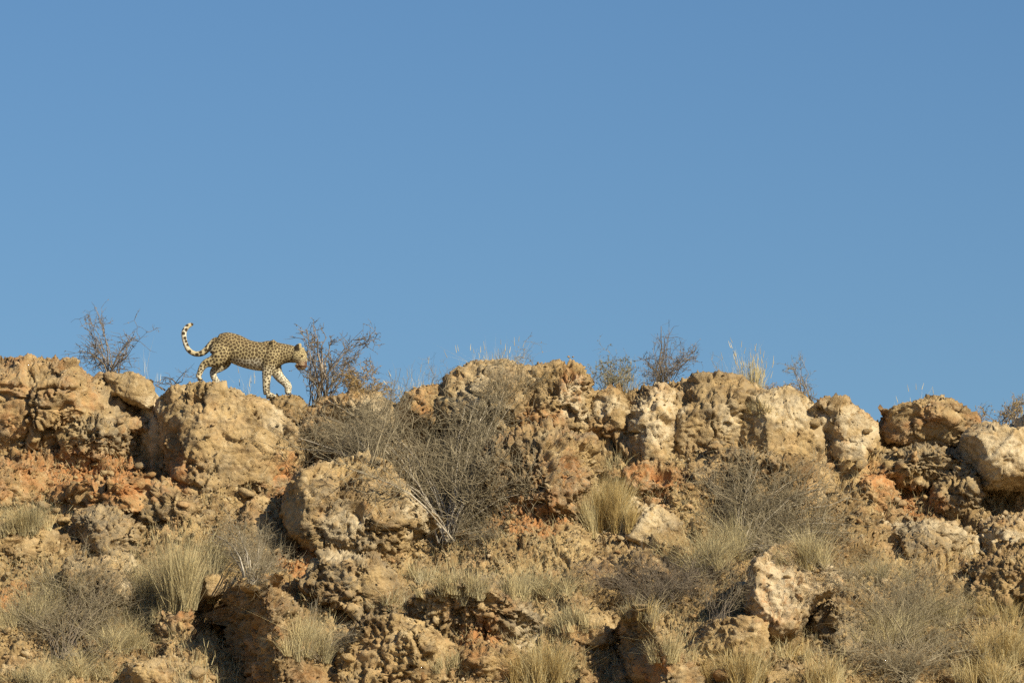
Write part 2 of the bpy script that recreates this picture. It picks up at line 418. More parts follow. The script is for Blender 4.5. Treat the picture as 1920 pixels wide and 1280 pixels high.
B('boulder', 'small dark blocky rock on the pale ledge', [(1690, 1015), (1712, 985), (1760, 982), (1782, 1010), (1775, 1050), (1730, 1062), (1696, 1048)], depth=.32, fwd=.4, nod=.8, grey=.5)
B('boulder', 'crumbly brown bank at the right edge under the pale ledge', [(1800, 1060), (1850, 1042), (1940, 1040), (2000, 1050), (2000, 1150), (1900, 1150), (1830, 1130), (1795, 1095)], depth=.5, fwd=0., nod=1.1, crust=0, cobbles=8)
# --- middle of the slope
B('boulder', 'great dark nodular mass behind the twiggy thicket under the crest', [(915, 850), (960, 815), (1010, 803), (1066, 806), (1104, 832), (1114, 872), (1098, 930), (1086, 1000), (1035, 1025), (960, 1000), (915, 950), (900, 895)], depth=.8, fwd=.2, nod=1.15, pits=1.3, grey=.35, crust=0, cobbles=22, orange=.1)
B('boulder', 'great pale yellow boulder in the middle, lit top and pitted left side', [(548, 915), (566, 888), (602, 875), (650, 870), (692, 865), (727, 868), (742, 892), (768, 932), (795, 962), (800, 1005), (772, 1042), (722, 1058), (640, 1056), (586, 1046), (545, 1015), (528, 965)], depth=.85, fwd=.45, nod=.6, pits=1.3, crust=.45, cuts=[(-.8, -.55, .1, .9), (.15, -.85, .5, .74)], facets=2, cobbles=10, lumps=.45)
B('boulder', 'cracked grey-shouldered boulder lying below the great pale boulder', [(556, 1072), (598, 1044), (648, 1036), (692, 1050), (740, 1082), (764, 1115), (744, 1158), (690, 1170), (640, 1140), (598, 1128), (566, 1100)], depth=.55, fwd=.4, nod=.7, grey=.3, cuts=[(-.7, -.7, -.2, .75)], cobbles=5)
B('boulder', 'dark lumpy boulder of rounded nodules at lower centre, undercut by an orange hollow', [(768, 1130), (820, 1104), (880, 1088), (942, 1100), (988, 1126), (1012, 1160), (1018, 1192), (980, 1210), (930, 1196), (884, 1194), (826, 1196), (778, 1175)], depth=.62, fwd=.55, nod=1.2, pits=1.3, grey=.45, crust=0, cuts=[(0, -.6, -.8, .55)], cobbles=34)
B('boulder', 'brown mottled boulder at the bottom edge under the grey-shouldered one', [(650, 1190), (690, 1160), (742, 1160), (800, 1185), (842, 1215), (858, 1260), (850, 1340), (640, 1340), (630, 1250)], depth=.6, fwd=.35, nod=.8, crust=.2, cobbles=8)
B('boulder', 'orange block beneath the overhang of the dark lumpy boulder', [(860, 1225), (900, 1205), (950, 1215), (985, 1240), (975, 1280), (910, 1290), (865, 1270)], depth=.35, fwd=.1, nod=.8, orange=.25)
B('boulder', 'upright pale pinkish block with a pointed snout at lower right', [(1404, 1095), (1416, 1050), (1450, 1028), (1492, 1020), (1516, 1046), (1552, 1068), (1577, 1094), (1560, 1112), (1530, 1120), (1512, 1150), (1492, 1188), (1458, 1200), (1420, 1175), (1400, 1138)], depth=.5, fwd=1.7, nod=.4, pits=.6, crust=.6, cream=.5, orange=.12, lumps=.3, cuts=[(.1, -.96, .2, .66), (.75, -.6, .2, .85)], facets=0, cobbles=6)
B('boulder', 'rounded tan rock at the foot of the upright pinkish block', [(1296, 1205), (1335, 1172), (1395, 1154), (1442, 1170), (1452, 1212), (1436, 1262), (1340, 1266), (1290, 1240)], depth=.45, fwd=.3, nod=.6, crust=.4, cobbles=5)
B('boulder', 'shaded grey rock tucked right of the upright pinkish block', [(1512, 1150), (1560, 1128), (1612, 1148), (1642, 1195), (1626, 1242), (1560, 1250), (1516, 1218)], depth=.42, fwd=.1, nod=.9, grey=.8, cuts=[(-.7, -.7, 0, .55)], cobbles=4)
B('boulder', 'tall leaning boulder with a black shadowed left face at lower left', [(372, 1102), (396, 1080), (440, 1086), (482, 1085), (514, 1112), (548, 1152), (566, 1205), (604, 1240), (632, 1268), (640, 1345), (420, 1345), (366, 1260), (352, 1175)], depth=.85, fwd=.6, nod=1.0, pits=1.4, crust=0, grey=.25, cuts=[(-.92, -.40, -.12, .16), (.55, -.7, .3, .8)], facets=2, cobbles=8)
B('boulder', 'small tan block bridging the top of the black shadow at lower left', [(372, 1106), (384, 1082), (412, 1078), (432, 1092), (430, 1112), (400, 1122), (378, 1118)], depth=.2, fwd=3.4, nod=.6, crust=.3)
B('boulder', 'dark scabby boulder lying among grass on the left of the slope', [(128, 990), (148, 958), (192, 950), (234, 964), (262, 1000), (266, 1040), (230, 1058), (170, 1052), (136, 1030)], depth=.5, fwd=.4, nod=1.0, grey=.55, crust=0, pits=1.3, cobbles=8)
B('boulder', 'pale-edged block with a dark hollow under the dark scabby boulder', [(112, 1090), (130, 1052), (190, 1045), (240, 1050), (268, 1075), (272, 1110), (264, 1142), (200, 1150), (130, 1140)], depth=.45, fwd=.3, nod=.6, crust=.3, pits=1.6, cobbles=4)
B('boulder', 'low mottled rock at the left edge below the grass clump', [(-60, 1000), (0, 984), (70, 985), (118, 1005), (120, 1040), (60, 1062), (-60, 1060)], depth=.4, fwd=.1, nod=.8, crust=.2, cobbles=5)
B('boulder', 'shaggy rock above the tall grey grass left of the great pale boulder', [(235, 960), (258, 920), (310, 915), (350, 935), (400, 950), (440, 975), (420, 1010), (330, 1005), (262, 1000)], depth=.5, fwd=.1, nod=1.1, grey=.4, crust=0, cobbles=8)
B('boulder', 'crumbling shaded rock in the gap left of the great pale boulder', [(440, 960), (480, 930), (530, 935), (545, 985), (540, 1040), (500, 1060), (450, 1030)], depth=.35, fwd=0., nod=1.1, grey=.3, cobbles=4)
B('boulder', 'low cracked rock on the bottom edge at far lower left', [(196, 1285), (238, 1248), (300, 1242), (352, 1250), (402, 1280), (410, 1340), (190, 1340)], depth=.4, fwd=.3, nod=.4, crust=.5, cobbles=4)
B('boulder', 'sharp-crested boulder with a dark left side on the bottom edge', [(1110, 1230), (1140, 1170), (1178, 1141), (1224, 1166), (1266, 1212), (1312, 1252), (1345, 1292), (1345, 1345), (1110, 1345)], depth=.65, fwd=.6, nod=.8, crust=.2, cuts=[(-.92, -.38, -.12, .2), (.55, -.7, .4, .78)], facets=2, cobbles=8)
B('boulder', 'flat pale ledge beside the sharp-crested boulder on the bottom edge', [(1052, 1180), (1078, 1158), (1124, 1150), (1160, 1165), (1158, 1200), (1110, 1222), (1064, 1210)], depth=.4, fwd=.3, nod=.35, crust=.7)
B('boulder', 'rough brown ledge on the open slope left of the upright pinkish block', [(1080, 1060), (1130, 1042), (1200, 1045), (1260, 1062), (1290, 1090), (1240, 1110), (1140, 1105), (1085, 1085)], depth=.4, fwd=.1, nod=.9, crust=.1, cobbles=6)
B('boulder', 'broken orange rock under the white-splashed crest boulder', [(1170, 880), (1210, 868), (1260, 875), (1290, 900), (1280, 945), (1230, 960), (1185, 930)], depth=.4, fwd=.1, nod=1.1, pits=1.4, orange=.4, crust=0, cobbles=6)
B('boulder', 'small rubbly knoll beside the straw tuft on the slope', [(1185, 960), (1230, 950), (1270, 975), (1275, 1020), (1220, 1035), (1175, 1010)], depth=.3, fwd=.1, nod=1.2, cream=.3, crust=0, cobbles=6)
B('boulder', 'broad tan slope rock behind the right-hand twiggy thicket', [(1290, 880), (1350, 850), (1440, 860), (1520, 870), (1580, 900), (1590, 960), (1500, 1000), (1380, 990), (1300, 950)], depth=.5, fwd=.0, nod=.9, crust=.2, cobbles=10)
B('boulder', 'small tan rock showing at the right of the bottom edge', [(1440, 1262), (1480, 1245), (1540, 1250), (1570, 1280), (1570, 1330), (1440, 1330)], depth=.35, fwd=.2, nod=.6, crust=.3)

# ------------------------------------------------------------------ ground: one sheet from the valley, up the slope, over the plateau
def axis(lo, hi, n, ext, k):
    t = np.linspace(0, 1, k + 1)[1:]
    g = (hi - lo) / n
    far = g * (np.exp(t * math.log(ext / g)) - 1)
    return np.concatenate([lo - far[::-1], np.linspace(lo, hi, n + 1), hi + far])

gx = axis(-6.75, 6.75, 840, 2500, 26)
gy = axis(-6.2, .55, 420, 2500, 26)
GX, GY = np.meshgrid(gx, gy)
GV = np.stack([GX.ravel(), GY.ravel(), zbase(GX.ravel(), GY.ravel())], 1)
nx_, ny_ = len(gx), len(gy)
ii = (np.arange(ny_ - 1)[:, None] * nx_ + np.arange(nx_ - 1)[None]).ravel()
GQ = np.stack([ii, ii + 1, ii + 1 + nx_, ii + nx_], 1)
near = (np.abs(GV[:, 0]) < 9) & (GV[:, 1] > -9) & (GV[:, 1] < 2.5)
idx = np.nonzero(near)[0]
# rubble banked up round the boulders
for a_, k_ in ROCKS:
    O = np.array(a_[2], float)
    (cx, cy), (wx, wy) = (O.min(0) + O.max(0)) / 2, (O.max(0) - O.min(0)) / 310.
    by = base_hit(cx, cy)
    c = at(cx, cy, by)
    if O[:, 1].max() > 850 and 'black shadow' not in a_[1] and 'dark left side' not in a_[1] and 'cliff' not in a_[1] and not any(k_2 in a_[1] for k_2 in ('upright pale', 'dark lumpy', 'great pale yellow')):
        if cy < 860:
            c = at(cx, O[:, 1].max(), base_hit(cx, O[:, 1].max()))
        g = np.exp(-(((GV[:, 0] - c[0]) / (wx * 1.15)) ** 2 + ((GV[:, 1] - c[1]) / (wy * 1.3)) ** 2))
        GV[:, 2] += g * .22 * min(wx, wy)
        GV[:, 1] -= g * .12 * min(wx, wy)
GN = normals(GV, np.concatenate([GQ[:, :3], GQ[:, [0, 2, 3]]]))
P0 = GV[idx]
d, cr = rough(P0, 101, nod=1.0, size=1.6, pits=.9)
fade = ss(9, 7.2, np.abs(P0[:, 0])) * ss(-9, -7.4, P0[:, 1]) * ss(2.5, .9, P0[:, 1])
GV[idx] += GN[idx] * ((d - .03 + _rg.normal(size=len(idx)) * .005) * fade)[:, None]
col = np.zeros((len(GV), 4), np.float32)
col[idx] = stains(P0)
col[idx, 3] = cr * .5
me = mesh_from('hill_slope', GV, GQ, ROCK, smooth=False)
set_color(me, 'stain', col)
obj('hill_slope', me, kind='structure', label='stony slope of crumbling ochre calcrete below the ridge', category='slope')
SURF.append((GV[idx], GN[idx], np.full(len(idx), -1)))

# ------------------------------------------------------------------ boulders
def disc_grid(n):
    a = np.linspace(-1, 1, n + 1)
    U, W = np.meshgrid(a, a)
    U, W = U.ravel(), W.ravel()
    r = np.maximum(np.abs(U), np.abs(W))
    hyp = np.maximum(np.hypot(U, W), 1e-9)
    x, y = U * r / hyp, W * r / hyp
    m = n + 1
    i = (np.arange(n)[:, None] * m + np.arange(n)[None]).ravel()
    Q = np.stack([i, i + 1, i + 1 + m, i + m], 1)
    ring = np.concatenate([np.arange(n), np.arange(n) * m + n, m * n + n - np.arange(n), (n - np.arange(n)) * m])
    return x, y, Q, ring

def boulder(name, label, outline, depth=None, fwd=0.12, k=4.0, nod=.8, pits=1.0, crust=.3, cuts=(), facets=9, seed=None,
            cream=0., orange=0., grey=0., Y=None, cat='boulder', cobbles=0, lumps=1.0):
    BO = boulder
    BO.n = getattr(BO, 'n', 0) + 1
    seed = seed or BO.n * 13
    rg = np.random.default_rng(seed)
    O = np.array(outline, float)
    if (O[:, 1].min() < 790):                        # crest rocks stand shoulder to shoulder
        O[:, 0] += (O[:, 0] - O[:, 0].mean()) * .07
        O[:, 1] += np.where(O[:, 1] > O[:, 1].mean(), (O[:, 1] - O[:, 1].mean()) * .25, 0)
    cpx, cpy = (O.min(0) + O.max(0)) / 2
    A = O - [cpx, cpy]
    if Y is None:
        Y = base_hit(cpx, cpy)
    wpx = (O[:, 0].max() - O[:, 0].min()) / 2
    hpx = (O[:, 1].max() - O[:, 1].min()) / 2
    dist = (Y - CAM[1]) / math.cos(PITCH)
    mpp = dist / FPX
    size = math.sqrt(wpx * hpx) * mpp
    depth = depth if depth is not None else min(wpx, hpx) * mpp * 1.0
    if O[:, 1].min() < 790:
        depth *= .8
        if not any(k_ in label for k_ in ('perched', 'cap rock', 'front paws', 'hind paws')):
            fwd -= .5
    c = at(cpx, cpy, Y - fwd * depth)
    # outline radius per angle (star-shaped about the centre)
    th = np.linspace(-np.pi, np.pi, 361)
    rad = np.zeros(361)
    px, pz = A[:, 0] * mpp, -A[:, 1] * mpp
    qx, qz = np.roll(px, -1), np.roll(pz, -1)
    for j, t in enumerate(th):
        dx, dz = math.cos(t), math.sin(t)
        ex, ez = qx - px, qz - pz
        den = dx * ez - dz * ex
        den = np.where(np.abs(den) < 1e-9, 1e-9, den)
        tt = (px * ez - pz * ex) / den
        uu = (px * dz - pz * dx) / den
        ok = (uu >= -1e-6) & (uu <= 1 + 1e-6) & (tt > 0)
        rad[j] = tt[ok].max() if ok.any() else .5 * size
    n = int(np.clip(2.5 * size / .0130, 26, 215))
    x, y, Q, ring = disc_grid(n)
    rho, theta = np.hypot(x, y), np.arctan2(y, x)
    al = rho * R(112)
    # back cap
    br = [ring]
    V_al, V_th = [al], [theta]
    base = len(al)
    for a2 in (R(132), R(158)):
        V_al.append(np.full(len(ring), a2))
        V_th.append(theta[ring])
        br.append(base + np.arange(len(ring)))
        base += len(ring)
    V_al.append(np.array([np.pi])), V_th.append(np.array([0.0]))
    quads, tris = [Q], []
    for a2, b2 in zip(br[:-1], br[1:]):
        quads.append(np.stack([a2, b2, np.roll(b2, -1), np.roll(a2, -1)], 1)[:, ::-1])
    tris.append(np.stack([br[-1], np.full(len(ring), base), np.roll(br[-1], -1)], 1)[:, ::-1])
    al, theta = np.concatenate(V_al), np.concatenate(V_th)
    Q, T = np.concatenate(quads), np.concatenate(tris)
    s, ny = np.sin(al), -np.cos(al)
    den = (np.abs(s) ** k + np.abs(ny) ** k) ** (1 / k)
    r = np.interp(theta, th, rad)
    V = np.stack([np.cos(theta) * r * s / den, ny / den * depth, np.sin(theta) * r * s / den], 1)
    allcuts = [(np.array(q[:3]) / np.linalg.norm(q[:3]), q[3]) for q in cuts]
    for _ in range(facets):
        q = rg.normal(size=3) * [.75, .5, .6] + [0, -.75, .1]
        allcuts.append((q / np.linalg.norm(q), rg.uniform(.70, .90)))
    for q, f in allcuts:
        h = V @ q
        lim = h.max() * f
        V -= np.where(h > lim, (h - lim) * .98, 0)[:, None] * q
    TT = np.concatenate([Q[:, :3], Q[:, [0, 2, 3]], T])
    N1 = normals(V, TT)
    W = V + c
    dd, cr = rough(W, seed, nod=nod, size=min(size, 1.1) * lumps, pits=pits, crust=crust)
    dd = dd - np.median(dd)
    amp = np.clip(size / .45, .35, 1.0)
    W = W + N1 * (dd * amp + rg.normal(size=len(W)) * .0042 * (1 - .5 * cr))[:, None]
    N2 = normals(W, TT)
    st = stains(W)
    wb = fbm(W * 2.2, seed + 60, 3)
    for j, v in enumerate((cream, orange, grey)):
        if v:
            st[:, j] = np.maximum(st[:, j], np.clip(v + wb * .8, 0, 1) * (v > 0))
    for j, (lo, hi_) in enumerate(((-.50, .10), (-.5, .2), (-.3, .40))):
        v = rg.uniform(lo, hi_)
        st[:, j] = np.maximum(st[:, j], np.clip(v + fbm(W * 3.1, seed + 80 + j, 3) * .6, 0, 1))
    st[:, 3] = cr
    org = c + np.array([0, 0, -hpx * mpp * .9])
    me = mesh_from(name, W - org, [Q, T], ROCK, smooth=False)
    set_color(me, 'stain', st)
    o = obj(name, me, loc=org, label=label, category=cat)
    SURF.append((W, N2, np.full(len(W), len(BOULD))))
    BOULD.append((o, org, W, N2, cobbles, size, seed))
    return o

BOULD = []
for a_, k_ in ROCKS:
    boulder(*a_, **k_)

# ------------------------------------------------------------------ stones (shared shapes)
def pebble_mesh(seed, sub=2):
    bm = bmesh.new()
    bmesh.ops.create_icosphere(bm, subdivisions=sub, radius=1)
    V = np.array([v.co for v in bm.verts])
    F = np.array([[v.index for v in f.verts] for f in bm.faces])
    bm.free()
    rg = np.random.default_rng(seed)
    V *= 1 + .5 * fbm(V * .9 + seed * 3.1, seed, 3)[:, None]
    for _ in range(11):
        q = rg.normal(size=3)
        q /= np.linalg.norm(q)
        h = V @ q
        lim = h.max() * rg.uniform(.5, .85)
        V -= np.where(h > lim, (h - lim) * 1.0, 0)[:, None] * q
    V += .07 * np.stack([pn(V * 3.1, seed + k) for k in (1, 2, 3)], 1)
    return V * [1, .85, .72], F

PEB = [pebble_mesh(40 + i) for i in range(8)]
def peb_obj_mesh(i, tint):
    V, F = PEB[i]
    me = mesh_from('stone', V, F, ROCK, smooth=False)
    set_color(me, 'stain', np.tile(np.array(tint, np.float32), (len(V), 1)))
    return me
PEBM = [peb_obj_mesh(i, t) for i, t in enumerate([(0, 0, .3, .3), (.25, 0, 0, .4), (0, .3, 0, .2), (0, 0, .8, .2), (.1, 0, .5, .5), (0, 0, 0, .6), (.4, 0, .1, .5), (0, .1, .2, .3)])]

rg = np.random.default_rng(77)
# cobbles bedded in the conglomerate boulders: parts of their boulder
for o, org, W, N2, nc, size, seed in BOULD:
    if not nc:
        continue
    px, py, _ = project(W)
    f = (N2 @ (-FWD) > .25) & (px > 5) & (px < 1915) & (py < 1275)
    c = np.nonzero(f)[0]
    if not len(c):
        continue
    pick, pts = [], np.zeros((0, 3))
    for q in rg.permutation(c)[:600]:
        r = rg.uniform(.028, .062) * (1.3 if rg.random() < .15 else 1)
        if len(pts) == 0 or np.min(np.linalg.norm(pts - W[q], axis=1)) > .13:
            pick.append((q, r))
            pts = np.vstack([pts, W[q]])
        if len(pick) >= nc:
            break
    for q, r in pick:
        ch = obj('embedded_cobble', PEBM[rg.integers(8)], parent=o, loc=W[q] - org - N2[q] * r * .45)
        ch.scale = (r * 1.15, r * rg.uniform(.7, 1), r * rg.uniform(.75, 1.05))
        ch.rotation_euler = rg.uniform(0, 6.28, 3)

def clasts(W, N2, n, seed, parent=None, org=None, rmin=.012, rmax=.045):
    rg = np.random.default_rng(seed)
    px, py, _ = project(W)
    f = np.nonzero((N2 @ (-FWD) > .05) & (px > -20) & (px < 1940) & (py < 1300))[0]
    if len(f) < 50:
        return
    pr = np.clip(fbm(W[f] * 2.3, seed, 3) + .35, .02, 1)
    q = rg.choice(f, n, p=pr / pr.sum())
    r = rmin * (rmax / rmin) ** (rg.random(n) ** 1.7)
    base = np.stack([ch[0] for ch in CHIP])[rg.integers(0, len(CHIP), n)]
    V = base * (r[:, None] * rg.uniform(.65, 1.15, (n, 3)))[:, None, :]
    t = rg.uniform(0, 6.283, n)
    c, s_ = np.cos(t)[:, None], np.sin(t)[:, None]
    V = np.stack([V[..., 0] * c - V[..., 2] * s_, V[..., 1], V[..., 0] * s_ + V[..., 2] * c], -1)
    V = V + (W[q] + N2[q] * (r * .15)[:, None])[:, None, :]
    m = base.shape[1]
    F = (CHIP[0][1][None] + (np.arange(n) * m)[:, None, None]).reshape(-1, 3)
    st = stains(W[q])
    st[:, 0] = np.maximum(st[:, 0], (rg.random(n) < .12) * rg.random(n))
    st[:, 2] = np.maximum(st[:, 2], (rg.random(n) < .25) * rg.random(n))
    st[:, 3] = rg.random(n) * .6
    me = mesh_from('rubble_chips', V.reshape(-1, 3) - (0 if org is None else org), F, ROCK, smooth=False)
    set_color(me, 'stain', np.repeat(st, m, 0))
    if parent is not None:
        obj('rubble_chips', me, parent=parent, kind='stuff')
    else:
        obj('rubble', me, kind='stuff', label='crumbled ochre rubble covering the slope between the boulders', category='rubble')

CHIP = [pebble_mesh(60 + i, 1) for i in range(10)]
for (o, org, W, N2, nc, size, seed), (a_, k_) in zip(BOULD, ROCKS):
    nd = k_.get('nod', .8)
    clasts(W, N2, int(np.clip(size * size * 1500 * (nd - .2), 15, 900)), seed + 5, o, org, .010, .036)
clasts(SURF[0][0], SURF[0][1], 15000, 555, rmin=.012, rmax=.055)

# depth map of the solid ground, to seat stones and plants on what the camera sees
SV = np.concatenate([s[0] for s in SURF])
SN = np.concatenate([s[1] for s in SURF])
SI = np.concatenate([s[2] for s in SURF])
ZW, ZH, ZS = 480, 320, 4.0
qx, qy, qd = project(SV)
ix, iy = (qx / ZS).astype(int), (qy / ZS).astype(int)
inb = (ix >= 0) & (ix < ZW) & (iy >= 0) & (iy < ZH)
ordr = np.nonzero(inb)[0]
ordr = ordr[np.argsort(-qd[ordr])]
ZB = np.full((ZH, ZW), -1, np.int64)
ZB[iy[ordr], ix[ordr]] = ordr

def hit(px, py):
    """the seen surface point nearest to a photo pixel: place, normal"""
    i, j = int(np.clip(py / ZS, 0, ZH - 1)), int(np.clip(px / ZS, 0, ZW - 1))
    for rr in range(1, 40):
        q = ZB[max(i - rr, 0):i + rr + 1, max(j - rr, 0):j + rr + 1].ravel()
        q = q[q >= 0]
        if len(q):
            b = q[np.argmin((qx[q] - px) ** 2 + (qy[q] - py) ** 2)]
            return SV[b], SN[b]
    p = at(px, py, 0)
    return p, np.array([0, 0, 1.0])

seen = ZB[ZB >= 0]
flat = seen[(SN[seen, 2] > .35)]
wgt = np.where(SI[flat] < 0, 1.0, .22)
pick = rg.choice(flat, 2600, replace=False, p=wgt / wgt.sum())
import re
SHORT = [re.split(r' (?:with|under|on|at|beside|below|of|in|lying|over|behind|running|hanging|standing|tucked|stepping|bridging|filling|overhanging|beneath|showing|across|among|above|between|right|left|towards)\b', ' ' + b[0]['label'])[0].strip() for b in BOULD]
CEN = np.array([b[2].mean(0) for b in BOULD])
TINT = ['brown', 'pale', 'reddish', 'grey', 'light grey', 'tan', 'cream', 'ochre']
used = set()
PV, PF, PS, off = [], [], [], 0
lowV, lowF = pebble_mesh(9, 1)
for q in pick:
    p, nn = SV[q], SN[q]
    ti, big_ = int(rg.integers(8)), int(rg.choice(3, p=[.55, .33, .12]))
    nb = int(np.argmin(np.linalg.norm(CEN - p, axis=1)))
    key = (SHORT[nb], ti, big_)
    if len(used) < 260 and key not in used and sum(k_[0] == SHORT[nb] for k_ in used) < 6 and qy[q] > 790 and 10 < qx[q] < 1910 and qy[q] < 1272:
        used.add(key)
        r = (rg.uniform(.036, .050), rg.uniform(.065, .085), rg.uniform(.10, .14))[big_]
        b = obj('loose_stone', PEBM[ti], loc=p + nn * r * .3, category='stone', group='loose stones on the slope',
                label='%s %s loose stone lying nearest the %s' % (('small', 'fist-sized', 'head-sized')[big_], TINT[ti], SHORT[nb]))
        b.scale = (r, r * rg.uniform(.7, 1), r * rg.uniform(.6, .9))
        b.rotation_euler = (rg.uniform(-.4, .4), rg.uniform(-.4, .4), rg.uniform(0, 6.28))
    else:
        for _ in range(2):
            r = rg.uniform(.009, .028)
            t = rg.uniform(0, 6.28)
            ct, st_ = math.cos(t), math.sin(t)
            V = lowV * r * rg.uniform(.7, 1.2, 3)
            V = np.stack([V[:, 0] * ct - V[:, 1] * st_, V[:, 0] * st_ + V[:, 1] * ct, V[:, 2]], 1)
            PV.append(V + p + nn * r * .3 + rg.normal(size=3) * [.02, .015, 0])
            PF.append(lowF + off)
            PS.append(np.tile([rg.random() * .3, rg.random() * .3, rg.random() * .5, .5], (len(V), 1)))
            off += len(V)
me = mesh_from('gravel', np.concatenate(PV), np.concatenate(PF), ROCK)
set_color(me, 'stain', np.concatenate(PS))
obj('gravel', me, kind='stuff', label='loose ochre gravel and chips scattered over the stony slope', category='gravel')

# ------------------------------------------------------------------ plants
def tubes(segs, sides=3):
    A = np.array(segs, np.float64)                  # p0 p1 r0 r1
    p0, p1, r0, r1 = A[:, :3], A[:, 3:6], A[:, 6], A[:, 7]
    t = p1 - p0
    t /= np.maximum(np.linalg.norm(t, axis=1), 1e-9)[:, None]
    a = np.cross(t, np.where(np.abs(t[:, 2:3]) < .9, [[0, 0, 1.]], [[1., 0, 0]]))
    a /= np.linalg.norm(a, axis=1)[:, None]
    b = np.cross(t, a)
    V = np.zeros((len(A), 2 * sides, 3))
    for k in range(sides):
        c, s = math.cos(6.2832 * k / sides), math.sin(6.2832 * k / sides)
        o = a * c + b * s
        V[:, k] = p0 + o * r0[:, None]
        V[:, sides + k] = p1 + o * r1[:, None]
    base = (np.arange(len(A)) * 2 * sides)[:, None]
    F = np.concatenate([base + np.array([[k, (k + 1) % sides, sides + (k + 1) % sides, sides + k]]) for k in range(sides)])
    return V.reshape(-1, 3), F

def ribbons(B0, D, Ln, Wd, rg, bend=.5):
    """curved tapering blades: base, direction, length, width"""
    n = len(B0)
    side = np.cross(D, rg.normal(size=(n, 3)))
    side /= np.maximum(np.linalg.norm(side, axis=1), 1e-9)[:, None]
    out = D * [1, 1, 0] + rg.normal(size=(n, 3)) * .25
    b = out * (bend * rg.choice([.4, 1, 1.8, 3.2], n, p=[.3, .4, .2, .1]))[:, None]
    m = B0 + (D + b * .12) * (Ln * .55)[:, None]
    t = B0 + (D + b * .55) * Ln[:, None] * .97
    t[:, 2] -= np.abs(b[:, 2]) * Ln * .2
    V = np.stack([B0 - side * Wd[:, None], B0 + side * Wd[:, None], m + side * Wd[:, None] * .7, m - side * Wd[:, None] * .7, t], 1)
    k = (np.arange(n) * 5)[:, None]
    return V.reshape(-1, 3), k + np.array([[0, 1, 2, 3]]), k + np.array([[3, 2, 4]]), t

def tuft(label, px, py, wpx, hpx, n, mats, seed, name='grass_tuft', spread=.35, seeds=0, group=None, wd=.0020, bend=1.0, Y=None, lean=0., cat='grass tuft', round_=False):
    """grass clump standing at (px, py = its foot); wpx wide and hpx tall in the photo"""
    rg = np.random.default_rng(seed)
    p, nn = (at(px, py, Y), None) if Y is not None else hit(px, py)
    mpp = (p - CAM) @ FWD / FPX
    w_, h_ = wpx * mpp, hpx * mpp
    root = obj(name, None, loc=p, label=label, category=cat, group=group)
    k = len(mats)
    n = int(n * 1.65) if Y is None else n
    for j, mt in enumerate(mats):
        m = n // k
        nk = int(np.clip(w_ / .05, 5, 26))
        cx = np.clip(rg.normal(size=nk) * .22, -.46, .46)
        cb, okc = np.zeros((nk, 3)), np.zeros(nk, bool)
        for e in range(nk):
            g = at(px + cx[e] * wpx, py, p[1] + rg.normal() * .05)
            if Y is None:
                hh_ = hit(px + cx[e] * wpx, py + rg.normal() * 6)[0]
                if abs(hh_[1] - p[1]) < .5 and abs(hh_[2] - p[2]) < .28:
                    g, okc[e] = hh_, True
            cb[e] = g - p
        if Y is None:
            if not okc.any():
                cb[0], okc[0] = 0, True
            cb, cx = cb[okc], cx[okc]
            nk = len(cb)
        ch_ = rg.uniform(.6, 1.08, nk) * (1 - .35 * np.abs(cx) * 2)
        cl = rg.normal(size=(nk, 3)) * [spread * .35, spread * .3, 0]
        cl[:, 0] += cx * spread * 1.6
        e = rg.integers(0, nk, m)
        B0 = cb[e] + rg.normal(size=(m, 3)) * [.022, .022, 0]
        B0[:, 2] -= .03
        D = rg.normal(size=(m, 3)) * [spread * .75, spread * .7, 0] + [lean, 0, 1] + cl[e]
        D /= np.linalg.norm(D, axis=1)[:, None]
        Ln = h_ * ch_[e] * (rg.choice([.55, .8, 1.0], m, p=[.25, .35, .4]) if round_ else rg.choice([.35, .7, 1.0], m, p=[.3, .4, .3])) * rg.uniform(.78, 1.05, m)
        V, Q, T, tip = ribbons(B0, D, Ln, np.full(m, wd) * rg.uniform(.7, 1.3, m), rg, bend)
        obj('blades', mesh_from('blades', V, [Q, T], M[mt], smooth=False), parent=root, kind='stuff')
    if seeds:
        sg = []
        for q in rg.choice(len(tip), min(seeds, len(tip)), replace=False):
            dd = D[q] * .06 + rg.normal(size=3) * .008
            sg.append((*(tip[q] - dd * .4), *(tip[q] + dd), .0042, .0015))
        V, F = tubes(sg)
        obj('seed_heads', mesh_from('seed_heads', V, F, M['straw']), parent=root, kind='stuff')
    return root

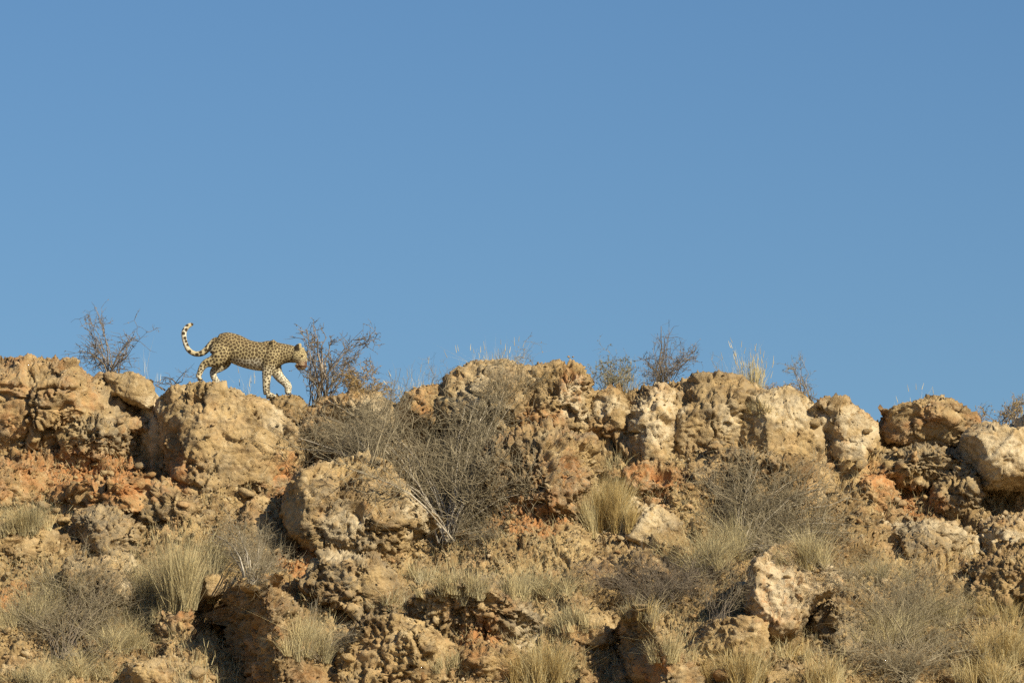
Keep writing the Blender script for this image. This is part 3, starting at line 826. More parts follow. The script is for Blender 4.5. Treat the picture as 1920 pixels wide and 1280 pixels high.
def bush(label, base, regions, stems, twigs, seed, name='dry_bush', mats=('bark', 'twig'), leaf=None, leaves=0, rad=.006, Y=None, tw=(.10, .34), group=None, droop=.0, cat='bush', dens=2, ydep=.35):
    """leafless bush: stems reach from the foot (base pixel) into the regions (px, py, rx, ry, weight), twigs fork off them"""
    rg = np.random.default_rng(seed)
    p = at(*base, Y) if Y is not None else hit(*base)[0]
    mpp = (p - CAM) @ FWD / FPX
    reg = np.array(regions, float)
    prob = reg[:, 4] / reg[:, 4].sum()
    big, small, lf, cut = [], [], [], []
    def grow(q0, dirv, ln, r, lev):
        n = 3 if lev < 2 else 2
        q, dv = q0.copy(), dirv.copy()
        for j in range(n):
            dv = dv + rg.normal(size=3) * .36
            dv[2] += .06
            dv /= np.linalg.norm(dv)
            q2 = q + dv * ln / n
            rr = r * (1 - .28 * (j + 1) / n * 1.6)
            small.append((*q, *q2, r * (1 - .45 * j / n), max(rr, .0009)))
            if lev < dens:
                for _ in range(rg.poisson(1.0 if lev == 1 else 1.3)):
                    sd = dv * .55 + rg.normal(size=3) * .62
                    sd /= np.linalg.norm(sd)
                    grow(q2, sd, ln * rg.uniform(.35, .7), r * .62, lev + 1)
            q = q2
        lf.append((q, dv))
    clus = []
    for _ in range(max(5, stems // 3)):
        g = reg[rg.choice(len(reg), p=prob)]
        a, e = rg.uniform(0, 6.283), math.sqrt(rg.uniform(0.1, 1))
        clus.append((g[0] + g[2] * e * math.cos(a), g[1] + g[3] * e * math.sin(a), .3 * g[2], .3 * g[3]))
    for i in range(stems):
        g = clus[i % len(clus)] if i < len(clus) * 2 else clus[int(len(clus) * rg.random() ** 1.6)]
        tx, tz = g[0] + g[2] * rg.normal(), g[1] + g[3] * rg.normal()
        dy = rg.normal() * ydep
        if Y is None:
            hp = hit(tx, tz)[0]
            dy = hp[1] - p[1] - rg.uniform(.04, .30) if project(hp[None])[1][0] < tz + 8 else rg.normal() * .15
        tgt = at(tx, tz, p[1] + dy) - p
        st = rg.normal(size=3) * [.06, .05, 0]
        ctl = st + (tgt - st) * .5 + np.array([-(tgt[0]) * .18, rg.normal() * .08, abs(tgt[0]) * .22 + droop]) + rg.normal(size=3) * .05
        n = 7
        pts = [st * (1 - t) ** 2 + ctl * 2 * t * (1 - t) + tgt * t * t + rg.normal(size=3) * .014 for t in np.linspace(0, 1, n)]
        r0 = rad * rg.uniform(.6, 1.1) * (2.0 if rg.random() < .16 else 1)
        for j in range(n - 1):
            ra, rb = r0 * (1 - .75 * j / (n - 1)), r0 * (1 - .75 * (j + 1) / (n - 1))
            big.append((*pts[j], *pts[j + 1], ra, rb))
        for _ in range(rg.poisson(twigs)):
            u = rg.uniform(.25, 1) ** .8 * (n - 1)
            j = min(int(u), n - 2)
            q = pts[j] + (pts[j + 1] - pts[j]) * (u - j)
            dv = (pts[j + 1] - pts[j])
            dv = dv / max(np.linalg.norm(dv), 1e-6) * .7 + rg.normal(size=3) * .6
            dv /= np.linalg.norm(dv)
            grow(q, dv, rg.uniform(*tw), min(r0 * .5, rad * .62), 1)
        cut.append(len(small))
    root = obj(name, None, loc=p, label=label, category=cat, group=group)
    if stems <= 36:                                 # branches one can tell apart: each a part
        for i in range(stems):
            V, F = tubes(big[i * 6:i * 6 + 6], 4)
            br_ = obj('branch', mesh_from('branch', V, F, M[mats[0]]), parent=root)
            own = small[(cut[i - 1] if i else 0):cut[i]]
            if own:
                V, F = tubes(own)
                obj('twigs', mesh_from('twigs', V, F, M[mats[1]]), parent=br_, kind='stuff')
    else:
        V, F = tubes(big, 4)
        obj('stems', mesh_from('stems', V, F, M[mats[0]]), parent=root, kind='stuff')
    if small and stems > 36:
        V, F = tubes(small)
        obj('twigs', mesh_from('twigs', V, F, M[mats[1]]), parent=root, kind='stuff')
    if leaf and leaves:
        sg = np.array(small + big)
        q = rg.choice(len(sg), leaves)
        t = rg.random(leaves)[:, None]
        b0 = sg[q, :3] * (1 - t) + sg[q, 3:6] * t
        dd = sg[q, 3:6] - sg[q, :3]
        dd /= np.maximum(np.linalg.norm(dd, axis=1), 1e-9)[:, None]
        dd = dd * .6 + rg.normal(size=(leaves, 3)) * .6
        dd /= np.linalg.norm(dd, axis=1)[:, None]
        V, Q, T, _ = ribbons(b0, dd, rg.uniform(.012, .030, leaves), rg.uniform(.003, .006, leaves), rg)
        obj('foliage', mesh_from('foliage', V, [Q, T], M[leaf], smooth=False), parent=root, kind='stuff')
    return root

# --- against the sky
bush('bare thorny bush behind the flat left cliff, spiky tall branches', (210, 712), [(172, 598, 18, 22, 1.2), (135, 610, 14, 24, .6), (240, 640, 35, 40, 1.5), (190, 660, 40, 30, 1.0)], 20, 9, 901, mats=('redtwig', 'darktwig'), leaf='leaf', leaves=500, rad=.009, Y=.55, tw=(.08, .26))
bush('thin dark fallen branches in the cleft behind the leopard slab', (322, 728), [(300, 712, 18, 8, 1), (345, 695, 10, 14, 1), (285, 722, 8, 4, .6)], 7, 3, 902, mats=('darktwig', 'darktwig'), rad=.008, Y=.25, tw=(.06, .18), name='dry_branch', cat='branch')
bush('dense knobbly bush right in front of the face of the leopard', (598, 765), [(575, 640, 35, 35, 1.3), (630, 625, 40, 22, 1.2), (690, 632, 28, 14, .8), (560, 690, 25, 40, .9), (640, 680, 45, 40, 1.5)], 30, 8, 903, mats=('redtwig', 'darktwig'), leaf='leaf', leaves=2600, rad=.009, Y=.12, tw=(.07, .24))
bush('low golden-brown shrublet beside the knobbly bush on the crest', (680, 748), [(655, 705, 22, 22, 1), (700, 705, 35, 22, 1.4), (720, 725, 18, 14, .6)], 30, 8, 904, name='shrublet', mats=('darktwig', 'redtwig'), leaf='leafgold', leaves=4200, rad=.004, Y=.05, tw=(.06, .16), cat='shrub')
bush('wispy twigs standing above the low crest rock between two bushes', (815, 745), [(815, 690, 14, 40, 1), (790, 700, 28, 25, 1), (845, 700, 25, 25, 1)], 9, 4, 905, mats=('twig', 'twig'), rad=.0035, Y=.2, tw=(.06, .2), name='dry_weed', cat='weed')
bush('airy pale twiggy bush growing over the domed cream-faced boulder', (945, 775), [(920, 690, 45, 40, 1.5), (960, 660, 45, 35, 1.2), (1000, 700, 30, 30, .8), (900, 740, 35, 30, 1)], 26, 11, 906, mats=('twig', 'twig'), leaf='leafgold', leaves=500, rad=.005, tw=(.08, .26))
bush('olive leafy shrub on the crest over the hanging smooth boulder', (1150, 745), [(1125, 690, 28, 30, 1), (1165, 690, 30, 28, 1), (1150, 665, 25, 15, .5)], 22, 8, 907, name='shrublet', mats=('darktwig', 'twig'), leaf='leafgreen', leaves=1500, rad=.005, Y=.3, tw=(.06, .2), cat='shrub')
bush('tall thin bare forked twig rising above the dark crest bush', (1240, 735), [(1246, 622, 12, 18, 1), (1270, 640, 14, 12, .5)], 5, 4, 928, mats=('darktwig', 'darktwig'), rad=.0075, Y=.32, tw=(.08, .22), name='dry_branch', cat='branch', ydep=.08)
bush('dark knobbly bush on the crest above the fluted block', (1240, 738), [(1225, 690, 30, 26, 1.2), (1265, 680, 30, 30, 1.2), (1290, 660, 18, 18, .4), (1244, 610, 8, 10, .22)], 30, 9, 908, mats=('darktwig', 'darktwig'), leaf='leaf', leaves=900, rad=.006, Y=.3, tw=(.06, .2))
bush('single forked sprig on the crest left of the pale grass clump', (1345, 735), [(1350, 680, 18, 14, 1)], 4, 3, 909, mats=('twig', 'twig'), rad=.005, Y=.2, tw=(.06, .16), name='dry_weed', cat='weed')
bush('sparse crooked bush on the rounded boulder right of the pale grass', (1512, 755), [(1490, 690, 22, 22, 1), (1525, 710, 22, 22, .8), (1470, 725, 20, 10, .6)], 11, 5, 910, mats=('redtwig', 'twig'), leaf='leaf', leaves=200, rad=.006, Y=.2, tw=(.06, .2))
bush('low brown heathy shrub on the rounded crest boulder', (1468, 745), [(1465, 722, 25, 12, 1), (1490, 728, 20, 10, 1)], 16, 6, 911, name='shrublet', mats=('darktwig', 'redtwig'), leaf='leafgold', leaves=800, rad=.004, Y=.1, tw=(.04, .1), cat='shrub')
bush('rusty low bush on the crest at the right edge', (1880, 815), [(1850, 775, 22, 18, 1), (1890, 775, 25, 20, 1.2), (1915, 750, 10, 18, .5)], 24, 7, 912, mats=('redtwig', 'twig'), leaf='leafgold', leaves=1300, rad=.005, Y=.25, tw=(.05, .17))
tuft('tall wispy pale grass stalks behind the thorny bush on the left crest', 268, 712, 80, 130, 16, ['pale'], 920, spread=.16, seeds=0, Y=.6, bend=.4, wd=.0018)
tuft('pale feathery grass clump standing on the crest against the sky', 1402, 748, 76, 125, 640, ['straw', 'pale'], 921, spread=.13, seeds=150, Y=.1, bend=.25)
tuft('olive grass tuft at the foot of the olive shrub on the crest', 1155, 742, 95, 85, 380, ['greygrass', 'straw'], 922, spread=.25, seeds=20, Y=.2)
tuft('thin grass stalks behind the peaked perched boulder', 1738, 768, 110, 70, 22, ['pale'], 923, spread=.12, seeds=8, Y=.5, wd=.0016)
tuft('thin grass wisps behind the leopard belly', 455, 765, 80, 100, 40, ['pale'], 924, spread=.2, seeds=12, Y=.5, wd=.0016)
tuft('fine straw grass on the crest right of the golden-brown shrublet', 775, 760, 120, 105, 130, ['straw', 'pale'], 925, spread=.3, seeds=20, Y=.15, wd=.0018)
tuft('straw grass fringe on top of the domed cream-faced boulder', 930, 705, 130, 95, 260, ['straw', 'pale'], 926, spread=.25, seeds=40, Y=.0, wd=.0018)
tuft('thin pale grass on the crest at the right edge', 1908, 815, 60, 80, 40, ['pale'], 927, spread=.2, seeds=15, Y=.4, wd=.0017)
# --- thickets on the slope
bush('great grey tangle of bare twigs in the middle, under the crest', (845, 1015), [(700, 800, 90, 45, 1.5), (800, 790, 90, 50, 1.7), (880, 800, 80, 60, 1.7), (620, 840, 60, 35, .8), (940, 800, 60, 70, 1.2), (850, 880, 70, 60, 1.6), (960, 880, 60, 60, .8), (780, 900, 50, 40, .7)], 80, 24, 930, rad=.0085, tw=(.16, .58), ydep=.22)
bush('lower skirt of grey twigs hanging around the foot of the great tangle', (850, 1010), [(850, 960, 60, 50, 1.2), (900, 970, 50, 50, 1), (810, 940, 40, 50, .8)], 26, 20, 931, rad=.006, tw=(.10, .3), ydep=.3)
bush('broad grey-brown thicket on the right of the slope below the crest', (1392, 1036), [(1260, 970, 40, 30, .6), (1620, 930, 40, 30, .4), (1340, 930, 80, 70, 1.6), (1440, 930, 90, 80, 1.8), (1540, 940, 70, 60, 1.4), (1300, 1000, 60, 40, .8), (1480, 1000, 80, 50, 1.4), (1590, 980, 45, 40, .5), (1400, 870, 60, 30, .5)], 72, 17, 932, rad=.0072, tw=(.14, .52), ydep=.22, mats=('bark', 'twig'))
bush('tangled brown thicket right of the upright pinkish block', (1690, 1215), [(1600, 1060, 60, 40, 1), (1680, 1080, 90, 50, 1.5), (1760, 1110, 80, 50, 1.3), (1640, 1130, 60, 40, 1), (1740, 1170, 80, 40, 1.2)], 56, 17, 933, rad=.0055, tw=(.12, .46), ydep=.2, mats=('twig', 'twig'))
bush('low dry tangle on the bottom edge at lower right', (1700, 1285), [(1640, 1230, 70, 35, 1), (1740, 1230, 90, 40, 1.4), (1830, 1220, 70, 50, 1)], 44, 18, 934, rad=.005, tw=(.10, .3), mats=('twig', 'twig'), ydep=.2)
bush('low brown twiggy shrub on the open slope left of the pinkish block', (1225, 1150), [(1130, 1070, 80, 30, 1), (1220, 1080, 80, 40, 1.4), (1310, 1090, 60, 45, 1.2)], 44, 22, 935, rad=.0045, tw=(.09, .28), mats=('twig', 'darktwig'), ydep=.2)
bush('grey twiggy shrub with pale crooked stems left of the great pale boulder', (470, 1095), [(440, 1010, 45, 35, 1.2), (500, 1030, 45, 40, 1.3), (530, 1070, 30, 30, .6)], 37, 20, 936, rad=.006, tw=(.09, .28), ydep=.2)
bush('dark-stemmed bare bush over the rocks at lower left', (120, 1235), [(60, 1090, 60, 60, 1), (150, 1080, 80, 60, 1.2), (230, 1110, 70, 50, 1), (60, 1180, 50, 40, .8), (220, 1190, 70, 40, .8)], 40, 24, 937, rad=.0065, tw=(.12, .36), mats=('darktwig', 'twig'), ydep=.2)
bush('thin grey shrub in the gap below the grey-shouldered boulder', (590, 1240), [(600, 1150, 30, 40, 1), (640, 1170, 25, 30, .8), (570, 1200, 25, 25, .6)], 22, 9, 938, rad=.004, tw=(.08, .22), ydep=.12)
bush('short dead bush beneath the broad thicket on the right', (1345, 1165), [(1340, 1110, 45, 35, 1), (1385, 1095, 25, 30, .8)], 20, 9, 939, rad=.004, tw=(.08, .24), mats=('darktwig', 'twig'), ydep=.15)
# --- grass on the slope
tuft('rounded straw-yellow grass tuft under the small black cave', 1138, 990, 100, 140, 2600, ['straw', 'gold'], 940, spread=.24, bend=.35, round_=True, wd=.0019)
bush('brown-grey twiggy scrub draped over rocks between leopard slab and tangle', (700, 872), [(600, 835, 50, 35, 1.2), (660, 800, 50, 40, 1.4), (725, 790, 50, 45, 1.4), (700, 840, 60, 25, 1)], 40, 18, 929, rad=.0055, tw=(.12, .42), mats=('twig', 'twig'), ydep=.15)
tuft('tall grey-green grass clump left of the twiggy shrub with pale stems', 325, 1135, 150, 190, 2600, ['greygrass', 'straw'], 941, spread=.22, seeds=120, bend=.3)
tuft('straw grass clump at the left edge under the cliff', 60, 992, 110, 85, 1000, ['greygrass', 'straw'], 942, spread=.35, seeds=30)
tuft('grey-green grass clump between leaning boulder and grey-shouldered boulder', 578, 1225, 90, 110, 1100, ['greygrass', 'straw'], 943, spread=.25)
tuft('fringe of yellowish grass above the dark lumpy boulder', 860, 1112, 150, 80, 1000, ['straw', 'greygrass'], 944, spread=.28, seeds=40)
tuft('straw grass tuft right of the yellowish fringe above the lumpy boulder', 975, 1118, 110, 80, 700, ['greygrass', 'straw'], 945, spread=.3, seeds=30)
tuft('golden grass clump on the bottom edge right of the dark lumpy boulder', 1020, 1285, 120, 125, 1500, ['gold', 'straw'], 946, spread=.28, seeds=60)
tuft('long golden grass at the bottom in front of the rounded tan rock', 1385, 1290, 150, 110, 900, ['gold', 'straw'], 947, spread=.25, seeds=80)
tuft('golden grass blades under the shaded grey rock at lower right', 1545, 1290, 110, 95, 420, ['gold', 'straw'], 948, spread=.3, seeds=50)
tuft('sparse grass blades in front of the black shadow at lower left', 365, 1285, 70, 100, 90, ['straw', 'pale'], 949, spread=.25, seeds=40)
tuft('few seeding grass stalks before the leaning boulder', 435, 1290, 50, 75, 40, ['straw', 'pale'], 950, spread=.2, seeds=25)
tuft('grey straw grass clump under the dark-stemmed bush', 235, 1215, 140, 90, 800, ['straw', 'greygrass'], 951, spread=.45, seeds=30)
tuft('straw grass among stones at the left edge low on the slope', 60, 1165, 120, 100, 700, ['greygrass', 'straw'], 952, spread=.4)
tuft('golden grass clump at the right edge low on the slope', 1875, 1230, 130, 120, 1100, ['gold', 'straw'], 953, spread=.3, seeds=40)
tuft('dry grass on the bottom edge at the right corner', 1850, 1290, 140, 90, 900, ['straw', 'gold'], 954, spread=.32, seeds=30)
tuft('brownish grass clump inside the tangled thicket at right', 1760, 1165, 130, 90, 800, ['straw', 'greygrass'], 955, spread=.35)
tuft('pale grass wisps in the broad right-hand thicket', 1400, 1040, 160, 120, 700, ['greygrass', 'straw'], 956, spread=.4)
tuft('small grass sprigs in the mouth of the small black cave', 1160, 872, 60, 55, 120, ['greygrass', 'straw'], 957, spread=.3)
tuft('grass blades between the sharp-crested boulder and the rounded tan rock', 1255, 1235, 90, 95, 450, ['straw', 'greygrass'], 958, spread=.28, seeds=20)
tuft('short grass in the gap under the dark lumpy boulder', 845, 1250, 60, 60, 320, ['greygrass', 'straw'], 959, spread=.3)
tuft('grass beside the flat pale ledge on the bottom edge', 1075, 1175, 90, 75, 450, ['greygrass', 'straw'], 960, spread=.3)
tuft('pale grass growing right under the great pale boulder', 790, 1085, 70, 60, 380, ['straw', 'pale'], 961, spread=.3)
tuft('dry grass on the step behind the rounded crest boulder', 1425, 768, 60, 40, 200, ['gold', 'greygrass'], 962, spread=.3)

tuft('loose straw clump between the dark scabby boulder and the tall grey-green grass', 255, 1160, 110, 70, 500, ['greygrass', 'straw'], 963, spread=.4)
tuft('straw grass on the slope under the shaggy rock', 400, 1050, 90, 60, 420, ['greygrass', 'straw'], 964, spread=.35)
tuft('golden sparse grass behind the sharp-crested boulder', 1200, 1160, 120, 60, 420, ['gold', 'greygrass'], 965, spread=.35)
tuft('pale grass wisps at the foot of the crumbly bank by the right edge', 1880, 1160, 120, 80, 520, ['straw', 'gold'], 966, spread=.35)
tuft('olive-straw grass woven through the left half of the broad thicket', 1320, 1060, 150, 120, 700, ['greygrass', 'straw'], 970, spread=.5)
tuft('olive-straw grass woven through the right half of the broad thicket', 1530, 1050, 150, 110, 700, ['straw', 'greygrass'], 971, spread=.5)
tuft('straw grass bank between the pinkish block and the right corner grass', 1680, 1200, 170, 110, 1000, ['straw', 'greygrass'], 972, spread=.45)
tuft('straw grass above the tangled thicket on the right slope', 1640, 1090, 130, 80, 600, ['straw', 'greygrass'], 973, spread=.45)
tuft('short straw grass on rubble below the broad thicket', 1480, 1230, 80, 60, 300, ['straw', 'gold'], 967, spread=.35)
tuft('wispy straw grass spilling over the low mottled rock at the left edge', 110, 1110, 150, 100, 520, ['straw', 'greygrass'], 974, spread=.55)
tuft('wispy straw grass in front of the dark-stemmed bush at lower left', 160, 1262, 150, 95, 520, ['straw', 'greygrass'], 975, spread=.55)
tuft('pale grass on the bank left of the fringe above the lumpy boulder', 740, 1130, 90, 60, 300, ['straw', 'pale'], 976, spread=.45)
tuft('wispy grass over rubble between lumpy boulder and brown ledge', 1050, 1110, 120, 80, 420, ['straw', 'greygrass'], 977, spread=.5)
tuft('grey grass tuft at the very bottom left corner', 60, 1290, 140, 80, 500, ['greygrass', 'straw'], 968, spread=.4)

# scattered thin ground grass that nobody could count
gsel = flat[(SI[flat] < 0) & (qy[flat] > 860)]
q = rg.choice(gsel, min(5200, len(gsel)), replace=False)
q = q[fbm(SV[q] * 1.4, 300, 3) > -.05]
rep = np.repeat(q, 3)
B0 = SV[rep] + rg.normal(size=(len(rep), 3)) * [.025, .025, 0]
D = rg.normal(size=(len(rep), 3)) * [.45, .4, 0] + [0, 0, 1]
D /= np.linalg.norm(D, axis=1)[:, None]
V, Q, T, _ = ribbons(B0, D, rg.uniform(.05, .20, len(rep)), rg.uniform(.001, .0022, len(rep)), rg)
obj('ground_grass', mesh_from('ground_grass', V, [Q, T], M['straw'], smooth=False), kind='stuff', label='thin dry grass scattered between the stones of the slope', category='grass')
hh = flat[(SI[flat] < 0) & (qy[flat] > 840)]
segs = []
for b in rg.choice(hh, 1500):
    p = SV[b] + [0, 0, .01]
    dv = rg.normal(size=3) * [1, .7, .55] + [0, 0, .25]
    dv /= np.linalg.norm(dv)
    ln = rg.uniform(.06, .22)
    m = p + dv * ln * .5 + rg.normal(size=3) * .012
    segs.append((*p, *m, .0024, .0019))
    segs.append((*m, *(p + dv * ln), .0019, .0009))
V, F = tubes(segs)
obj('twig_litter', mesh_from('twig_litter', V, F, M['twig']), kind='stuff', label='dead twigs littering the stony slope', category='twigs')

# ------------------------------------------------------------------ leopard
def leopard():
    u = 1.0 / 992.0
    parts = []
    def tube(path, n=20, fat=1.10):
        A = np.array(path, float)          # X, Y (traced profile units), yoff m, a (units), b m
        # smooth resample
        t = np.arange(len(A))
        tt = np.linspace(0, len(A) - 1, (len(A) - 1) * 5 + 1)
        out = np.zeros((len(tt), 5))
        for c in range(5):
            v = A[:, c]
            m = np.gradient(v)
            i = np.clip(tt.astype(int), 0, len(A) - 2)
            f = tt - i
            h00, h10, h01, h11 = 2*f**3-3*f**2+1, f**3-2*f**2+f, -2*f**3+3*f**2, f**3-f**2
            out[:, c] = h00*v[i] + h10*m[i] + h01*v[i+1] + h11*m[i+1]
        x, z, y, a, b = (out[:, 0] - 900) * u, (1085 - out[:, 1]) * u, out[:, 2], np.maximum(out[:, 3] * u * fat, .004), np.maximum(out[:, 4] * fat, .004)
        tx, tz = np.gradient(x), np.gradient(z)
        l = np.hypot(tx, tz) + 1e-9
        nxp, nzp = -tz / l, tx / l
        V, F = [], []
        ang = np.linspace(0, 2 * np.pi, n, endpoint=False)
        for k in range(len(x)):
            V.append(np.stack([x[k] + nxp[k] * a[k] * np.cos(ang), y[k] + b[k] * np.sin(ang), z[k] + nzp[k] * a[k] * np.cos(ang)], 1))
        V = np.concatenate(V)
        m = len(x)
        for k in range(m - 1):
            for j in range(n):
                F.append((k*n+j, k*n+(j+1) % n, (k+1)*n+(j+1) % n, (k+1)*n+j))
        c0, c1 = len(V), len(V) + 1
        V = np.vstack([V, [x[0], y[0], z[0]], [x[-1], y[-1], z[-1]]])
        Tt = [(c0, (j+1) % n, j) for j in range(n)] + [(c1, (m-1)*n+j, (m-1)*n+(j+1) % n) for j in range(n)]
        parts.append((V, F, Tt))
    def sec(X, top, bot, b, y=0.0):
        return (X, (top + bot) / 2, y, (bot - top) / 2, b)
    tube([sec(498, 352, 440, .045), sec(545, 306, 520, .085), sec(600, 274, 565, .11), sec(660, 264, 600, .12), sec(760, 290, 640, .12), sec(880, 348, 690, .125), sec(1000, 378, 724, .13), sec(1100, 384, 736, .135), sec(1190, 368, 725, .128), sec(1270, 382, 690, .11), sec(1350, 405, 652, .09, -.01), sec(1430, 425, 640, .08, -.02), sec(1500, 450, 645, .075, -.03)], 28, 1.0)
    # head, hanging a little and turned slightly to the viewer
    tube([(1462, 512, -.02, 70, .06), (1500, 540, -.03, 90, .078), (1540, 575, -.035, 84, .082), (1562, 612, -.045, 66, .068), (1572, 655, -.055, 52, .052), (1578, 692, -.062, 45, .046), (1578, 718, -.064, 30, .034), (1577, 732, -.064, 10, .015)], 24, 1.2)
    tube([(1510, 660, -.04, 30, .05), (1545, 705, -.055, 30, .038), (1556, 728, -.06, 18, .026)], 14)     # jaw
    tube([(1512, 515, -.072, 36, .02), (1524, 474, -.09, 44, .017), (1543, 440, -.096, 30, .013), (1558, 416, -.094, 8, .007)], 12)
    tube([(1180, 430, -.06, 16, .025), (1195, 440, -.07, 28, .035), (1225, 430, -.085, 60, .05), (1215, 520, -.09, 70, .05)], 14)
    tube([(1560, 515, .02, 26, .016), (1572, 480, .035, 28, .014), (1578, 455, .04, 18, .01), (1580, 440, .04, 6, .006)], 12)
    # hind legs
    tube([(600, 420, -.06, 105, .06), (592, 510, -.084, 112, .066), (570, 590, -.09, 95, .062), (505, 632, -.082, 66, .05), (440, 650, -.082, 50, .038), (390, 690, -.08, 40, .031), (356, 760, -.078, 32, .028), (334, 828, -.075, 30, .028)], 20)
    tube([(330, 836, -.075, 22, .03), (356, 846, -.08, 18, .036), (388, 852, -.085, 12, .03)], 14)
    tube([(650, 540, .05, 90, .055), (640, 620, .062, 72, .05), (580, 680, .066, 54, .042), (512, 726, .066, 42, .034), (510, 790, .064, 36, .028), (548, 850, .06, 33, .028), (590, 884, .06, 24, .03)], 18)
    tube([(584, 884, .06, 22, .032), (630, 896, .058, 20, .038), (674, 904, .056, 12, .032)], 14)
    # fore legs
    tube([(1215, 470, -.078, 80, .05), (1205, 580, -.094, 96, .058), (1178, 690, -.09, 78, .052), (1156, 790, -.082, 54, .042), (1150, 880, -.082, 44, .036), (1150, 960, -.082, 40, .034), (1160, 1030, -.082, 38, .036)], 20)
    tube([(1150, 1046, -.082, 36, .034), (1200, 1048, -.085, 36, .042), (1246, 1056, -.088, 26, .04), (1266, 1064, -.088, 12, .03)], 14)
    tube([(1230, 600, .05, 82, .05), (1256, 720, .062, 66, .046), (1306, 806, .066, 52, .04), (1366, 862, .066, 46, .036), (1402, 915, .066, 42, .034), (1402, 970, .066, 36, .034), (1412, 1004, .066, 30, .036)], 18)
    tube([(560, 350, 0, 30, .04), (520, 378, 0, 40, .042), (474, 425, -.004, 39, .038), (432, 474, -.01, 37, .036), (384, 516, -.014, 34, .033), (330, 532, -.016, 31, .03), (268, 522, -.016, 29, .028), (210, 480, -.014, 28, .027), (176, 410, -.01, 28, .027), (156, 330, -.006, 28, .027), (156, 262, 0, 29, .028), (190, 202, .004, 27, .026), (236, 174, .008, 22, .021), (266, 166, .01, 9, .009)], 14)
    Vs, Qs, Ts, off = [], [], [], 0
    for V, F, Tt in parts:
        Vs.append(V)
        Qs += [tuple(i + off for i in f) for f in F]
        Ts += [tuple(i + off for i in f) for f in Tt]
        off += len(V)
    me = mesh_from('leopard_raw', np.concatenate(Vs), [np.array(Qs), np.array(Ts)], None)
    tmp = bpy.data.objects.new('leopard_raw', me)
    COL.objects.link(tmp)
    m1 = tmp.modifiers.new('r', 'REMESH')
    m1.mode, m1.voxel_size, m1.use_smooth_shade = 'VOXEL', .0055, True
    m2 = tmp.modifiers.new('s', 'SMOOTH')
    m2.factor, m2.iterations = .5, 4
    dg = bpy.context.evaluated_depsgraph_get()
    dg.update()
    fin = bpy.data.meshes.new_from_object(tmp.evaluated_get(dg))
    bpy.data.objects.remove(tmp)
    n = len(fin.vertices)
    V = np.zeros(n * 3, np.float32)
    fin.vertices.foreach_get('co', V)
    V = V.reshape(-1, 3).astype(float)
    NN = np.zeros(n * 3, np.float32)
    fin.vertices.foreach_get('normal', NN)
    NN = NN.reshape(-1, 3)
    X, Yp = V[:, 0] / u + 900, 1085 - V[:, 2] / u
    # regions
    tail = ss(520, 470, X) * (Yp < 590) * ss(560, 545, Yp + 0 * X)
    tail = ((X < 505) & (Yp < 575)).astype(float)
    head = ss(1440, 1500, X) * (Yp < 790)
    leg = np.clip(ss(640, 760, Yp), 0, 1) * (1 - head)
    belly = ss(570, 650, Yp) * ss(660, 780, X) * ss(1120, 1060, X)
    inner = ((V[:, 1] > .02) & (leg > .3)).astype(float)
    # spots
    rg2 = np.random.default_rng(8)
    spc = np.where(head > .5, .019, np.where(tail > .5, .044, np.where(leg > .5, .0255, .0320)))
    spc = spc * (1 - .18 * ss(1180, 1380, X))
    pts, rd = np.zeros((4000, 3)), np.zeros(4000)
    m = 0
    for i in rg2.permutation(n)[:16000]:
        if m and np.min(np.linalg.norm(pts[:m] - V[i], axis=1) / np.minimum(rd[:m], spc[i])) < 1:
            continue
        pts[m], rd[m] = V[i], spc[i]
        m += 1
        if m >= 3990:
            break
    pts, rd = pts[:m], rd[:m]
    wob = V + .006 * np.stack([pn(V * 60, 5), pn(V * 60, 6), pn(V * 60, 7)], 1)
    best, bst2 = np.full(n, 9.0), np.full(n, 9.0)
    for k in range(m):
        c = np.nonzero(np.abs(V[:, 0] - pts[k, 0]) < .11)[0]
        dk = np.linalg.norm(wob[c] - pts[k], axis=1) / rd[k]
        b = dk < best[c]
        bst2[c] = np.where(b, best[c], np.minimum(bst2[c], dk))
        best[c[b]] = dk[b]
    solid = np.clip(leg + head + tail + ss(640, 560, X) * ss(420, 600, Yp), 0, 1)
    buff = np.array([.385, .315, .170])
    tawny = np.array([.270, .195, .095])
    white = np.array([.62, .585, .48])
    black = np.array([.042, .030, .018])
    back = ss(470, 330, Yp - 60 * np.sin((X - 560) / 330.0)) * (1 - tail)
    col = buff + (tawny - buff) * (back * .65)[:, None]
    wm = np.clip(belly * .9 + leg * .45 + inner * .35 + head * .25 * ss(560, 640, Yp) + ss(240, 150, X) * .8 + tail * .25, 0, 1)
    col = col + (white - col) * wm[:, None]
    brk = pn(V * 48, 21)
    e = bst2 - best + .10 * brk
    ring = ss(.17, .33, e)
    ring = np.where(solid > .5, ss(.53, .46, best), ring)
    mid = ss(.62, .85, e) * (1 - solid)
    ring = ring * np.clip(1 - belly * .2 - inner * .25, 0, 1) * np.where(head > .5, .95, 1)
    # tail bands on the upper side toward the tip
    col = col + (black - col) * np.clip(ring, 0, 1)[:, None]
    col = col + (np.array([.160, .104, .050]) - col) * (mid * .35)[:, None]
    # head: black back of ear, pale ear tip and rim, dark nose and mouth, white chin
    ear = (X > 1480) & (X < 1546) & (Yp < 512) & (Yp > 425) & (V[:, 1] < -.06)
    col[ear] = [.022, .018, .014]
    rim = (X > 1540) & (X < 1600) & (Yp < 478)
    col[rim] = buff * .95
    chin = ss(1490, 1530, X) * ss(618, 652, Yp) * ss(735, 722, Yp) * head
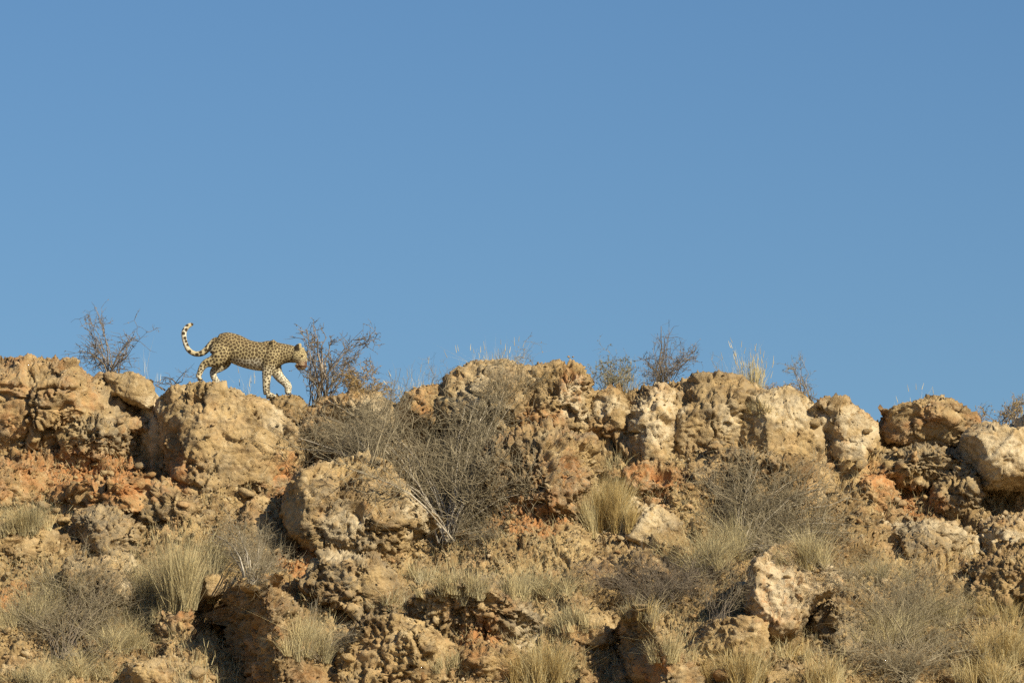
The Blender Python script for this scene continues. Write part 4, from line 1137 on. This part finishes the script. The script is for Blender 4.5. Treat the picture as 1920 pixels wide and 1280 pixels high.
    col = col + (np.array([.24, .150, .090]) - col) * (chin * .6)[:, None]
    mouth = (Yp > 684) & (Yp < 706) & (X > 1515) & (head > .5)
    col[mouth] = [.05, .018, .012]
    nose = (Yp > 640) & (Yp < 690) & (X > 1604)
    col[nose] = [.10, .055, .042]
    col[(np.hypot(X - 1574, Yp - 574) < 15) & (V[:, 1] < -.05)] = [.05, .035, .02]
    c4 = np.ones((n, 4), np.float32)
    c4[:, :3] = col
    set_color(fin, 'coat', c4)
    fin.materials.clear()
    mm, N, L, Bs = mat('leopard_coat')
    a = N.new('ShaderNodeAttribute')
    a.attribute_name = 'coat'
    geo = N.new('ShaderNodeNewGeometry').outputs['Position']
    L.new(mixc(N, L, mul(N, L, rng_(N, L, noise(N, L, geo, 120, 3), .4, .7), .18), a.outputs['Color'], (.30, .22, .12)), Bs.inputs['Base Color'])
    Bs.inputs['Roughness'].default_value = .85
    Bs.inputs['Specular IOR Level'].default_value = .15
    bp = N.new('ShaderNodeBump')
    bp.inputs['Strength'].default_value, bp.inputs['Distance'].default_value = .35, .006
    L.new(noise(N, L, geo, 160, 3), bp.inputs['Height'])
    L.new(bp.outputs[0], Bs.inputs['Normal'])
    fin.materials.append(mm)
    fin.polygons.foreach_set('use_smooth', np.ones(len(fin.polygons), bool))
    fin.name = 'leopard'
    loc = at(320 + 900 / 6.4, 580 + 1085 / 6.4, -.12)
    o = obj('leopard', fin, loc=loc, label='spotted leopard walking along the ridge, head low, tail curled up', category='leopard')
    em, N, L, Bs = mat('amber_eye')
    Bs.inputs['Base Color'].default_value = (.30, .20, .05, 1)
    Bs.inputs['Roughness'].default_value = .15
    bm = bmesh.new()
    bmesh.ops.create_icosphere(bm, subdivisions=2, radius=.011)
    eme = bpy.data.meshes.new('eye')
    bm.to_mesh(eme)
    bm.free()
    eme.materials.append(em)
    for X_, Y_, yy in ((1574, 572, -.112), (1612, 585, .012)):
        obj('eye', eme, parent=o, loc=((X_ - 900) * u, yy, (1085 - Y_) * u))
    return o
leopard()
